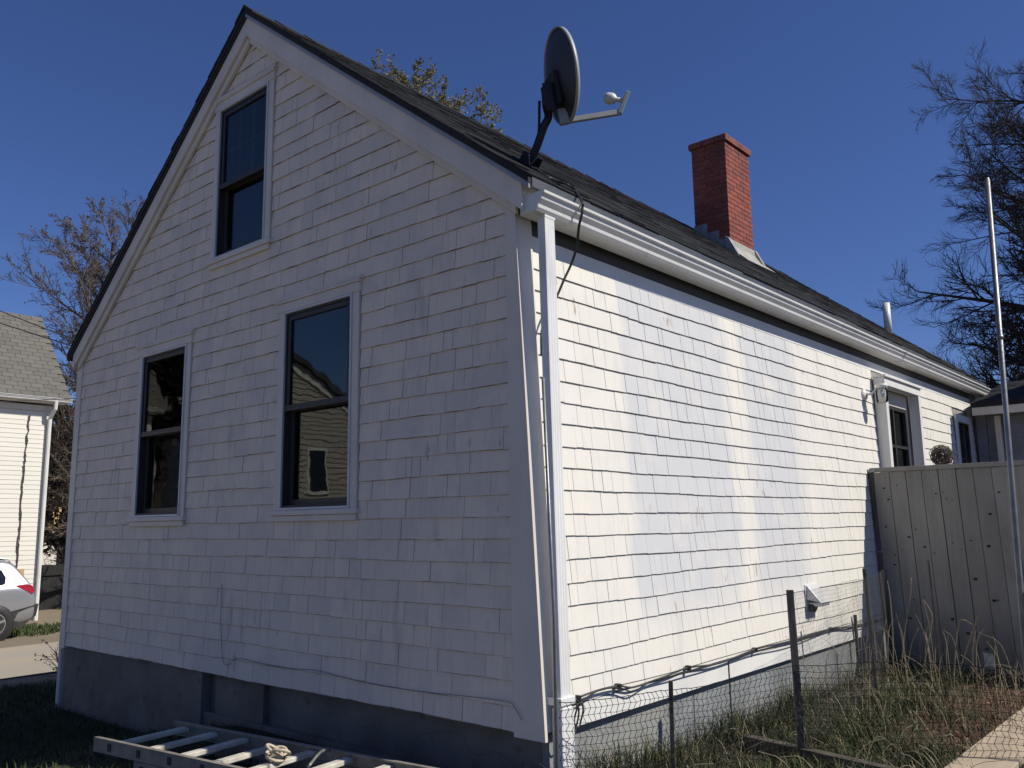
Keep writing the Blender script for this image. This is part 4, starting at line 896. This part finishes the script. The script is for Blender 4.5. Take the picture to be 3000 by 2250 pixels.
look(m.build('rope_coil', M['rope'], None, True), 'small coil of cream rope lying on the ladder rungs', 'rope')

# ------------------------------------------------------------------ white clapboard house at left
h2 = empty('clapboard_house', (-24.5, 0.5, -.72), 'white clapboard house with grey shingle roof at the left edge', 'house')
X2, Y2 = -22.3, 6.03
box('wall', M['far_white'], h2, X2 - 4.6, X2 - .002, -9, Y2 - .01, -.9, 5.12)
m = MB(); m.add([(X2 - 4.6, Y2 - .02, 5.1), (X2 - .05, Y2 - .02, 5.1), (-24.5, Y2 - .02, 7.9), (X2 - 4.6, Y2 - .2, 5.1), (X2 - .05, Y2 - .2, 5.1), (-24.5, Y2 - .2, 7.9)], [(0, 1, 2), (3, 5, 4), (0, 3, 4, 1), (1, 4, 5, 2), (2, 5, 3, 0)]); m.build('gable_end', M['far_white'], h2)
me = None; z = -.62
m = MB(); m.prism([(0, 0), (.016, 0), (.006, .135), (0, .135)], 'y', -9, 5.88); me = m.mesh('clapboard', M['clapboard'])
for i in range(44):
    o = bpy.data.objects.new('clapboard', me); COL.objects.link(o); put(o, h2); o.matrix_basis = Matrix.Translation((X2, random.uniform(-.0, .02), z)) @ Matrix.Diagonal((1, 1, .95, 1)); z += .126
box('corner_board', M['far_white'], h2, X2, X2 + .03, 5.885, 6.05, -.75, 4.95); box('frieze', M['far_white'], h2, X2, X2 + .035, -9, 6.05, 4.952, 5.1)
m = MB(); e0 = (-21.93, 5.33); r0 = (-24.5, 8.1); kk = (r0[1] - e0[1]) / (e0[0] - r0[0])
m.hexa([(r0[0], -9.3, r0[1] - .08), (e0[0], -9.3, e0[1] - .08), (e0[0], 6.38, e0[1] - .08), (r0[0], 6.38, r0[1] - .08), (r0[0], -9.3, r0[1]), (e0[0], -9.3, e0[1]), (e0[0], 6.38, e0[1]), (r0[0], 6.38, r0[1])])
m.hexa([(2 * r0[0] - e0[0], -9.3, e0[1] - .08), (r0[0] - .001, -9.3, r0[1] - .08), (r0[0] - .001, 6.38, r0[1] - .08), (2 * r0[0] - e0[0], 6.38, e0[1] - .08), (2 * r0[0] - e0[0], -9.3, e0[1]), (r0[0] - .001, -9.3, r0[1]), (r0[0] - .001, 6.38, r0[1]), (2 * r0[0] - e0[0], 6.38, e0[1])])
rf2 = m.build('roof', M['grey_tab'], h2)
sl = math.hypot(1, kk); u2 = Vector((1 / sl, 0, -kk / sl)); n2_ = Vector((kk / sl, 0, 1 / sl)); L2 = (e0[0] - r0[0]) * sl; ex = .18
m = MB(); m.box(0, .215, 0, .318, 0, .016); tab = m.mesh('roof_tab', M['grey_tab']); rest = MB()
for i in range(int(L2 / ex) + 1):
    s = L2 + .02 - (i + 1) * ex; y = 6.40 - (.16 if i % 2 else 0) - .325 
    while y > -9.2:
        p = Vector((r0[0], y, r0[1])) + u2 * s + n2_ * random.uniform(.001, .003)
        tl = .045; ax = (u2 - n2_ * -.0 + n2_ * tl).normalized(); nn = ax.cross(Vector((0, 1, 0))).normalized() * -1
        nn = Vector((0, 1, 0)).cross(ax).normalized() * -1 if nn.z < 0 else nn
        mx = Matrix(((ax.x, 0, nn.x, p.x), (ax.y, 1, nn.y, p.y), (ax.z, 0, nn.z, p.z), (0, 0, 0, 1)))
        if y > 4.2:
            o = bpy.data.objects.new('roof_tab', tab); COL.objects.link(o); put(o, rf2); o.matrix_basis = mx
        else:
            b = len(rest.v); rest.v += [tuple(mx @ v.co) for v in tab.vertices]
            for q in tab.polygons: rest.f.append(tuple(b + w for w in q.vertices)); rest.m.append(0)
        y -= .33
rest.build('distant_tabs', M['grey_tab'], rf2, fix=False)['kind'] = 'stuff'
m = MB(); m.prism(gutter_prof(-22.0, 5.2, 1), 'y', -9.2, 6.42); m.build('gutter', M['gutter_white'], h2)
box('soffit', M['far_white'], h2, X2 + .036, -22.0, -9.2, 6.3, 5.16, 5.2)
m = MB(); m.tube([(-21.92, 6.0, 5.2), (-21.95, 6.0, 5.0), (-22.18, 5.97, 4.75), (-22.2, 5.97, 4.5), (-22.2, 5.97, -.72)], .055, 8); m.build('downspout', M['gutter_white'], h2)
box('plywood_patch', M['plywood'], h2, X2 + .02, X2 + .04, 5.2, 5.62, -.1, .66)
m = MB(); rr = random.Random(5)
for k in range(3):
    m.tube([(X2 + .03, 5.42 + rr.uniform(-.03, .03) + (.1 * (i / 30 - .6) if i > 20 else 0), .6 + 4.2 * i / 30) for i in range(31)], .012, 4)
m.build('wall_cable', M['rusty_metal'], h2)

# silver car in front of it (tail towards the right of the picture)
suv = empty('silver_car', (-19.18, 2.2, -.72), 'silver hatchback suv parked by the clapboard house, tail towards us at left edge', 'car')
CX, CY, CZ = -19.18, 4.47, -.72
st = [(0.0, .46, .86, .98, .90), (.04, .36, .98, 1.06, .92), (.12, .30, 1.08, 1.20, .925), (.30, .27, 1.12, 1.46, .925), (.46, .26, 1.14, 1.70, .925), (.60, .26, 1.13, 1.765, .925), (1.3, .26, 1.10, 1.81, .925), (2.3, .26, 1.06, 1.80, .925), (2.9, .26, 1.04, 1.68, .925), (3.35, .26, 1.02, 1.32, .92), (3.6, .26, .98, 1.06, .915), (4.2, .26, .90, .98, .89), (4.6, .30, .78, .86, .82), (4.72, .40, .68, .72, .74)]
def sect(s):
    d, zb, belt, rf, hw = s; t = max(0.0, min(1.0, (rf - belt) / .6)); rw = hw * (1 - .27 * t)
    return [(hw * .86, zb), (hw * .985, zb + .10), (hw, lerp(zb, belt, .55)), (hw * .985, belt - .03), (hw * .955, belt + .0), (lerp(hw * .955, rw, .85), lerp(belt, rf, .85)), (rw * .93, lerp(belt, rf, .97)), (rw * .6, rf + .008)]
m = MB(); n = 16
for s in st:
    h = sect(s); ring = [(CX + x, CY - s[0], CZ + z) for x, z in h] + [(CX - x, CY - s[0], CZ + z) for x, z in reversed(h)]; m.v += ring
for i in range(len(st) - 1):
    for j in range(n - 1): m.f.append((i * n + j, i * n + j + 1, (i + 1) * n + j + 1, (i + 1) * n + j)); m.m.append(0)
    m.f.append((i * n + n - 1, i * n, (i + 1) * n, (i + 1) * n + n - 1)); m.m.append(0)
m.f += [tuple(reversed(range(n))), tuple((len(st) - 1) * n + j for j in range(n))]; m.m += [0, 0]
body = m.build('body', M['car_paint'], suv, True); sd = body.modifiers.new('smooth', 'SUBSURF'); sd.levels = 2; sd.render_levels = 2
def on_side(d, z, off=.012):
    """point on the near flank: d metres from the tail, z above the ground"""
    for a, b in zip(st, st[1:]):
        if a[0] <= d <= b[0]:
            t = (d - a[0]) / (b[0] - a[0]); h = [(lerp(p[0], q[0], t), lerp(p[1], q[1], t)) for p, q in zip(sect(a), sect(b))]
            for p, q in zip(h, h[1:]):
                if p[1] <= z <= q[1] + 1e-6: return (CX + lerp(p[0], q[0], (z - p[1]) / max(1e-6, q[1] - p[1])) + off, CY - d, CZ + z)
            return (CX + h[-1][0] + off, CY - d, CZ + z)
def flank(name, mat, poly, off=.010):
    m = MB(); m.v = [on_side(d, z, off) for d, z in poly] + [on_side(d, z, off - .03) for d, z in poly]; n_ = len(poly); m.f.append(tuple(range(n_))); m.m.append(0)
    for i in range(n_): j = (i + 1) % n_; m.f.append((i, j, n_ + j, n_ + i)); m.m.append(0)
    return m.build(name, mat, suv)
flank('quarter_window', M['car_glass'], [(.66, 1.22), (.72, 1.20), (1.35, 1.17), (1.35, 1.62), (.95, 1.62), (.72, 1.52), (.64, 1.36)])
flank('side_window', M['car_glass'], [(1.42, 1.16), (2.25, 1.14), (2.25, 1.64), (1.42, 1.63)]); flank('side_window', M['car_glass'], [(2.33, 1.13), (3.1, 1.11), (2.95, 1.35), (2.65, 1.60), (2.33, 1.64)])
flank('tail_light', M['tail_red'], [(.05, 1.00), (.10, .97), (.44, 1.16), (.42, 1.18), (.20, 1.19), (.10, 1.15), (.06, 1.07)], .014)
m = MB(); m.v = [on_side(d, z, .03) for d, z in [(.0, .74), (.0, .47), (.28, .285), (.50, .28), (.50, .62)]]; nn = len(m.v); m.v += [(2 * CX - x, y, z) for x, y, z in m.v]; m.f = [tuple(range(nn)), tuple(range(2 * nn - 1, nn - 1, -1))] + [(i, (i + 1) % nn, nn + (i + 1) % nn, nn + i) for i in range(nn)]; m.m = [0] * len(m.f)
m.v = [(x, y + (.05 if i in (0, 1, nn, nn + 1) else 0), z - (.05 if i in (2, 3, nn + 2, nn + 3) else 0)) for i, (x, y, z) in enumerate(m.v)]; m.build('rear_bumper', M['car_trim'], suv)
m = MB(); m.hexa([(CX - .6, CY - .52, CZ + 1.735), (CX + .6, CY - .52, CZ + 1.735), (CX + .56, CY - .75, CZ + 1.77), (CX - .56, CY - .75, CZ + 1.77), (CX - .6, CY - .50, CZ + 1.765), (CX + .6, CY - .50, CZ + 1.765), (CX + .56, CY - .75, CZ + 1.80), (CX - .56, CY - .75, CZ + 1.80)]); m.build('spoiler', M['car_paint'], suv, bevel=.01)
m = MB(); m.hexa([(CX - .55, CY - .17, CZ + 1.18), (CX + .55, CY - .17, CZ + 1.18), (CX + .5, CY - .50, CZ + 1.70), (CX - .5, CY - .50, CZ + 1.70), (CX - .55, CY - .14, CZ + 1.19), (CX + .55, CY - .14, CZ + 1.19), (CX + .5, CY - .475, CZ + 1.71), (CX - .5, CY - .475, CZ + 1.71)]); m.build('rear_window', M['car_glass'], suv)
for dd in (.86, 3.7):
    for sg in (1, -1):
        wx = CX + sg * .935; wc = (wx - sg * .22, CY - dd, CZ + .355)
        m = MB(); m.lathe([(.41, 0), (.43, .20), (.42, .228), (.30, .229)], wc, (sg, 0, 0), 28); ar = m.build('wheel_arch', M['sash_dark'], suv, True)
        m = MB(); m.lathe([(.20, 0), (.33, .0), (.355, .03), (.355, .17), (.335, .215), (.25, .222), (.24, .20)], (wx - sg * .20, CY - dd, CZ + .36), (sg, 0, 0), 32); wh = m.build('wheel', M['tyre'], suv, True)
        m = MB(); c = Vector((wx + sg * .012, CY - dd, CZ + .36))
        m.lathe([(.06, 0), (.055, .012)], c, (sg, 0, 0), 16); m.lathe([(.235, -.02), (.245, .004), (.225, .006), (.222, -.02)], c, (sg, 0, 0), 28)
        for k in range(5):
            t = 2 * math.pi * k / 5 + .3; d_ = Vector((0, math.cos(t), math.sin(t))); m.obox(c + d_ * .135, d_, Vector((0, -math.sin(t), math.cos(t))), Vector((sg, 0, 0)), .095, .027, .010)
        m.build('rim', M['alloy'], wh)

# ------------------------------------------------------------------ far yellow house, dark fence and concrete wall
yh = empty('yellow_house', (-44, 14.5, -.72), 'far yellow house with a dark window seen between the houses', 'house')
box('upper_wall', M['yellow_wall'], yh, -48, -41.5, 9, 20, 1.05, 4.2); box('lower_wall', M['far_white'], yh, -48, -41.49, 9, 20, -.8, 1.04)
m = MB(); m.prism([(-48.4, 4.15), (-41.1, 4.15), (-44.75, 6.6)], 'y', 8.7, 20.3); m.build('roof', M['asphalt_tab'], yh)
for y in (11.0, 14.42, 17.5):
    w = box('window', M['far_white'], yh, -41.48, -41.44, y - .32, y + .42, .52, 1.35); box('pane', M['car_glass'], w, -41.438, -41.42, y - .22, y + .32, .62, 1.26)
look(box('concrete_wall', M['concrete_old'], None, -27.6, -27.2, 6.9, 11, -.8, .42), 'stained concrete wall behind the dark board fence, far left', 'wall')
bf = empty('dark_fence', (-25.4, 7.3, -.72), 'low black board fence between the clapboard house and the gable', 'fence')
y = 6.4
while y < 7.85:
    box('board', M['black_fence'], bf, -25.42, -25.39, y, y + .14, -.8, .62 + random.uniform(-.02, .02)); y += .145
box('rail', M['black_fence'], bf, -25.388, -25.34, 6.4, 7.85, .3, .4)

# service wires to the house
for pts, lb, r in (([(-5.9, .35, 3.52), (-9.5, .8, 4.42), (-13.14, 1.6, 5.46), (-26.3, 1.4, 9.8)], 'upper overhead service wire crossing the grey roof', .014), ([(-5.9, .36, 3.46), (-9.5, .82, 4.27), (-13.17, 1.63, 5.25), (-26.4, 1.5, 9.04)], 'lower twisted overhead wire crossing the grey roof', .017), ([(-5.74, .05, 2.98), (-10.5, 1.1, 3.50), (-16.6, 2.86, 4.35), (-31, 3.55, 5.75)], 'thin wire crossing in front of the clapboard house eave', .010)):
    A, Bm, Cc = pts[0], pts[-2], pts[-1]; q = []
    for i in range(33):
        x = lerp(A[0], Cc[0], i / 32); la_, lb_, lc_ = (x - Bm[0]) * (x - Cc[0]) / ((A[0] - Bm[0]) * (A[0] - Cc[0])), (x - A[0]) * (x - Cc[0]) / ((Bm[0] - A[0]) * (Bm[0] - Cc[0])), (x - A[0]) * (x - Bm[0]) / ((Cc[0] - A[0]) * (Cc[0] - Bm[0]))
        q.append((x, A[1] * la_ + Bm[1] * lb_ + Cc[1] * lc_, A[2] * la_ + Bm[2] * lb_ + Cc[2] * lc_))
    m = MB(); m.tube(q, r * .6, 5); look(m.build('overhead_wire', M['cable_black'], None, True), lb, 'wire')

# ------------------------------------------------------------------ trees
def make_tree(name, label, base, H, r0, seed, bark, cfg, bud=None, budn=0, buds=.03, group=None):
    rr = random.Random(seed); base = Vector(base); root = empty(name, base, label, 'tree', group); trunk, crown, bd = MB(), MB(), MB(); tips = []
    def branch(p, d, L_, r, lev, out):
        c = cfg[lev]; n = c.get('n', 4); pts = [p]; rad = [r]; q = p.copy(); dd = d.copy()
        for i in range(n):
            dd = (dd + Vector((rr.uniform(-1, 1), rr.uniform(-1, 1), rr.uniform(-1, 1))) * c.get('w', .15) + Vector((0, 0, c.get('up', 0)))).normalized(); q = q + dd * (L_ / n); pts.append(q.copy()); rad.append(r * (1 - (1 - c.get('tip', .35)) * (i + 1) / n))
        (trunk if lev <= 1 else crown).tube(pts, rad, 7 if lev == 0 else (5 if lev == 1 else (4 if lev == 2 else 3)), cap=False)
        if lev + 1 < len(cfg):
            k = cfg[lev + 1]; cnt = k['c']
            for j in range(cnt):
                t = k.get('t0', .25) + (1 - k.get('t0', .25)) * (j + rr.random()) / cnt; f = min(t * n, n - 1e-4); i = int(f); pp = pts[i].lerp(pts[i + 1], f - i); ax = (pts[i + 1] - pts[i]).normalized()
                o = ax.orthogonal().normalized(); o.rotate(Matrix.Rotation(rr.uniform(0, 6.283) if lev else j * 2.4 + rr.uniform(-.4, .4), 3, ax)); an = R(k['a'] + rr.uniform(-12, 12)); nd = ax * math.cos(an) + o * math.sin(an)
                if 'flat' in k: nd.z *= k['flat']; nd.normalize()
                LL = L_ * k['l'] * rr.uniform(.7, 1.15) * (1 - k.get('fall', .35) * t); branch(pp, nd, LL, max(k.get('rmin', .004), rad[i] * k.get('r', .5)), lev + 1, o)
        else: tips.extend(pts[-3:])
    branch(base - Vector((0, 0, .3)), Vector((rr.uniform(-.04, .04), rr.uniform(-.04, .04), 1)).normalized(), H, r0, 0, None)
    trunk.build('trunk', bark, root, True, fix=False); crown.build('crown', bark, root, False, fix=False)
    if bud:
        for _ in range(budn):
            p = rr.choice(tips) + Vector((rr.uniform(-1, 1), rr.uniform(-1, 1), rr.uniform(-1, 1))) * buds; s = buds * rr.uniform(.5, 1.3); u = Vector((rr.uniform(-1, 1), rr.uniform(-1, 1), rr.uniform(-1, 1))).normalized(); w = u.orthogonal().normalized()
            bd.add([p - u * s, p + w * s * .6, p + u * s, p - w * s * .6], [(0, 1, 2, 3)])
        bd.build('buds', bud, root, fix=False)['kind'] = 'stuff'
    return root
BEECH = [dict(n=8, w=.05, tip=.25), dict(c=50, t0=.08, a=68, l=.39, r=.40, w=.13, up=.035, n=7, fall=.40, tip=.2), dict(c=13, t0=.12, a=46, l=.50, r=.55, w=.12, up=.03, n=5, rmin=.016, tip=.3), dict(c=9, t0=.1, a=42, l=.52, r=.6, w=.16, up=.03, n=4, rmin=.009, tip=.5), dict(c=10, t0=.08, a=38, l=.62, r=.65, w=.15, up=.06, n=2, rmin=.0048, tip=.6)]
make_tree('bare_tree', 'large bare dark-twigged tree at the right edge behind the pole', (.12, 24.6, 0), 13.8, .38, 12, M['bark_dark'], BEECH)
MAPLE = [dict(n=8, w=.05, tip=.2), dict(c=36, t0=.06, a=50, l=.38, r=.46, w=.10, up=.06, n=6, fall=.5, tip=.2), dict(c=11, t0=.15, a=42, l=.5, r=.55, w=.12, up=.04, n=5, rmin=.014, tip=.3), dict(c=8, t0=.1, a=40, l=.46, r=.6, w=.16, up=.05, n=4, rmin=.009, tip=.5), dict(c=8, t0=.1, a=38, l=.58, r=.65, w=.16, up=.06, n=2, rmin=.0048, tip=.6)]
make_tree('budding_tree', 'bare reddish budding tree behind the left slope of the roof', (-24.9, 9.2, -.72), 12.3, .24, 4, M['bark_brown'], MAPLE, M['bud_red'], 20000, .028)
YELLOW = [MAPLE[0], dict(MAPLE[1], c=30, a=52, l=.44), MAPLE[2], MAPLE[3], dict(c=6, t0=.1, a=38, l=.5, r=.7, w=.16, up=.06, n=3, rmin=.006, tip=.6)]
make_tree('budding_tree', 'yellow-green budding tree peeping over the dark roof ridge', (-18.1, 15.4, 0), 15.8, .28, 9, M['bark_pale'], YELLOW, M['bud_yellow'], 70000, .048)
DENSE = [dict(n=6, w=.06, tip=.3), dict(c=22, t0=.18, a=60, l=.46, r=.5, w=.16, up=.06, n=5, fall=.45, tip=.25), dict(c=9, t0=.1, a=48, l=.5, r=.55, w=.2, up=.0, n=4, rmin=.014, tip=.3), dict(c=7, t0=.1, a=45, l=.5, r=.6, w=.2, n=3, rmin=.010, tip=.5), dict(c=4, t0=.1, a=45, l=.5, r=.7, w=.2, n=2, rmin=.008, tip=.6)]
make_tree('dark_tree', 'dense dark twiggy tree in the gap beside the clapboard house', (-32.9, 10.95, -.72), 7.6, .28, 15, M['bark_dark'], DENSE, M['needle_dark'], 16000, .085)
make_tree('evergreen_tree', 'dense dark evergreen mirrored in the left gable window', (-26.0, -11.0, -.7), 10.5, .25, 16, M['bark_dark'], [DENSE[0], dict(DENSE[1], t0=.5, l=.3)] + DENSE[2:], M['needle_dark'], 15000, .10)
# small budding shrub at the left corner of the house
SHRUB = [dict(n=3, w=.1, tip=.5), dict(c=14, t0=.0, a=44, l=1.7, r=.8, w=.22, up=.05, n=5, fall=.2, tip=.4), dict(c=6, t0=.2, a=45, l=.38, r=.6, w=.2, up=.05, n=3, rmin=.0028, tip=.6)]
s_ = make_tree('budding_shrub', 'small leafless shrub with buds at the left corner of the house', (-6.25, .45, -.03), .42, .010, 19, M['bark_brown'], SHRUB, M['bud_yellow'], 500, .013); s_['category'] = 'shrub'
rr = random.Random(51); sp = [(rr.uniform(-21.5, -18.2), rr.uniform(3.8, 10.5), 1) for _ in range(7000)]; sp = [s for s in sp if abs(s[0] + 20.2 - .05 * s[1]) < 1.1 + .4 * math.sin(s[1] * 3)]
blades('grass_strip', M['lawn_blade'], sp, .05, .16, .012, .7, 52, 'green grass strip at the foot of the clapboard house', 'grass')

# ------------------------------------------------------------------ the house across the yard, mirrored in the gable windows
ah = empty('shingled_house', (-33, -16, -.7), 'pale shingled gable house across the yard, mirrored in the windows', 'house')
m = MB(); m.prism([(-23.4, -.8), (-8.6, -.8), (-8.6, 6.9), (-16.0, 10.9), (-23.4, 6.9)], 'x', -38, -30.0); m.build('wall', M['across_wall'], ah)
mm = MB(); mm.prism([(0, 0), (.035, 0), (.004, .25), (0, .25)], 'y', 0, 1); cm = mm.mesh('course_board', M['across_wall'])
z = -.4
while z < 10.6:
    y0, y1 = (-23.38, -8.62) if z < 6.8 else (-16 - (10.85 - z) / .54, -16 + (10.85 - z) / .54)
    o = bpy.data.objects.new('course_board', cm); COL.objects.link(o); put(o, ah); o.matrix_basis = Matrix.Translation((-29.999, y0, z)) @ Matrix.Diagonal((1.5, y1 - y0, 1, 1)); z += .24
m = MB()
for sg in (-1, 1): m.hexa([(-38.3, -16, 11.0), (-29.6, -16, 11.0), (-29.6, -16 + sg * 8, 6.7), (-38.3, -16 + sg * 8, 6.7), (-38.3, -16, 11.2), (-29.6, -16, 11.2), (-29.6, -16 + sg * 8, 6.9), (-38.3, -16 + sg * 8, 6.9)])
m.build('roof', M['asphalt_tab'], ah)
for sg in (-1, 1):
    m = MB(); m.hexa([(-29.95, -16, 10.6), (-29.85, -16, 10.6), (-29.85, -16 + sg * 7.9, 6.35), (-29.95, -16 + sg * 7.9, 6.35), (-29.95, -16, 10.99), (-29.85, -16, 10.99), (-29.85, -16 + sg * 7.9, 6.74), (-29.95, -16 + sg * 7.9, 6.74)]); m.build('rake_board', M['white_trim'], ah)
for y, z in ((-20.6, 3.3), (-16, 3.3), (-11, 3.3), (-16, 7.2)):
    w = box('window', M['white_trim'], ah, -29.96, -29.88, y - .55, y + .55, z - .15, z + 2.0); box('pane', M['car_glass'], w, -29.878, -29.86, y - .43, y + .43, z, z + 1.85)
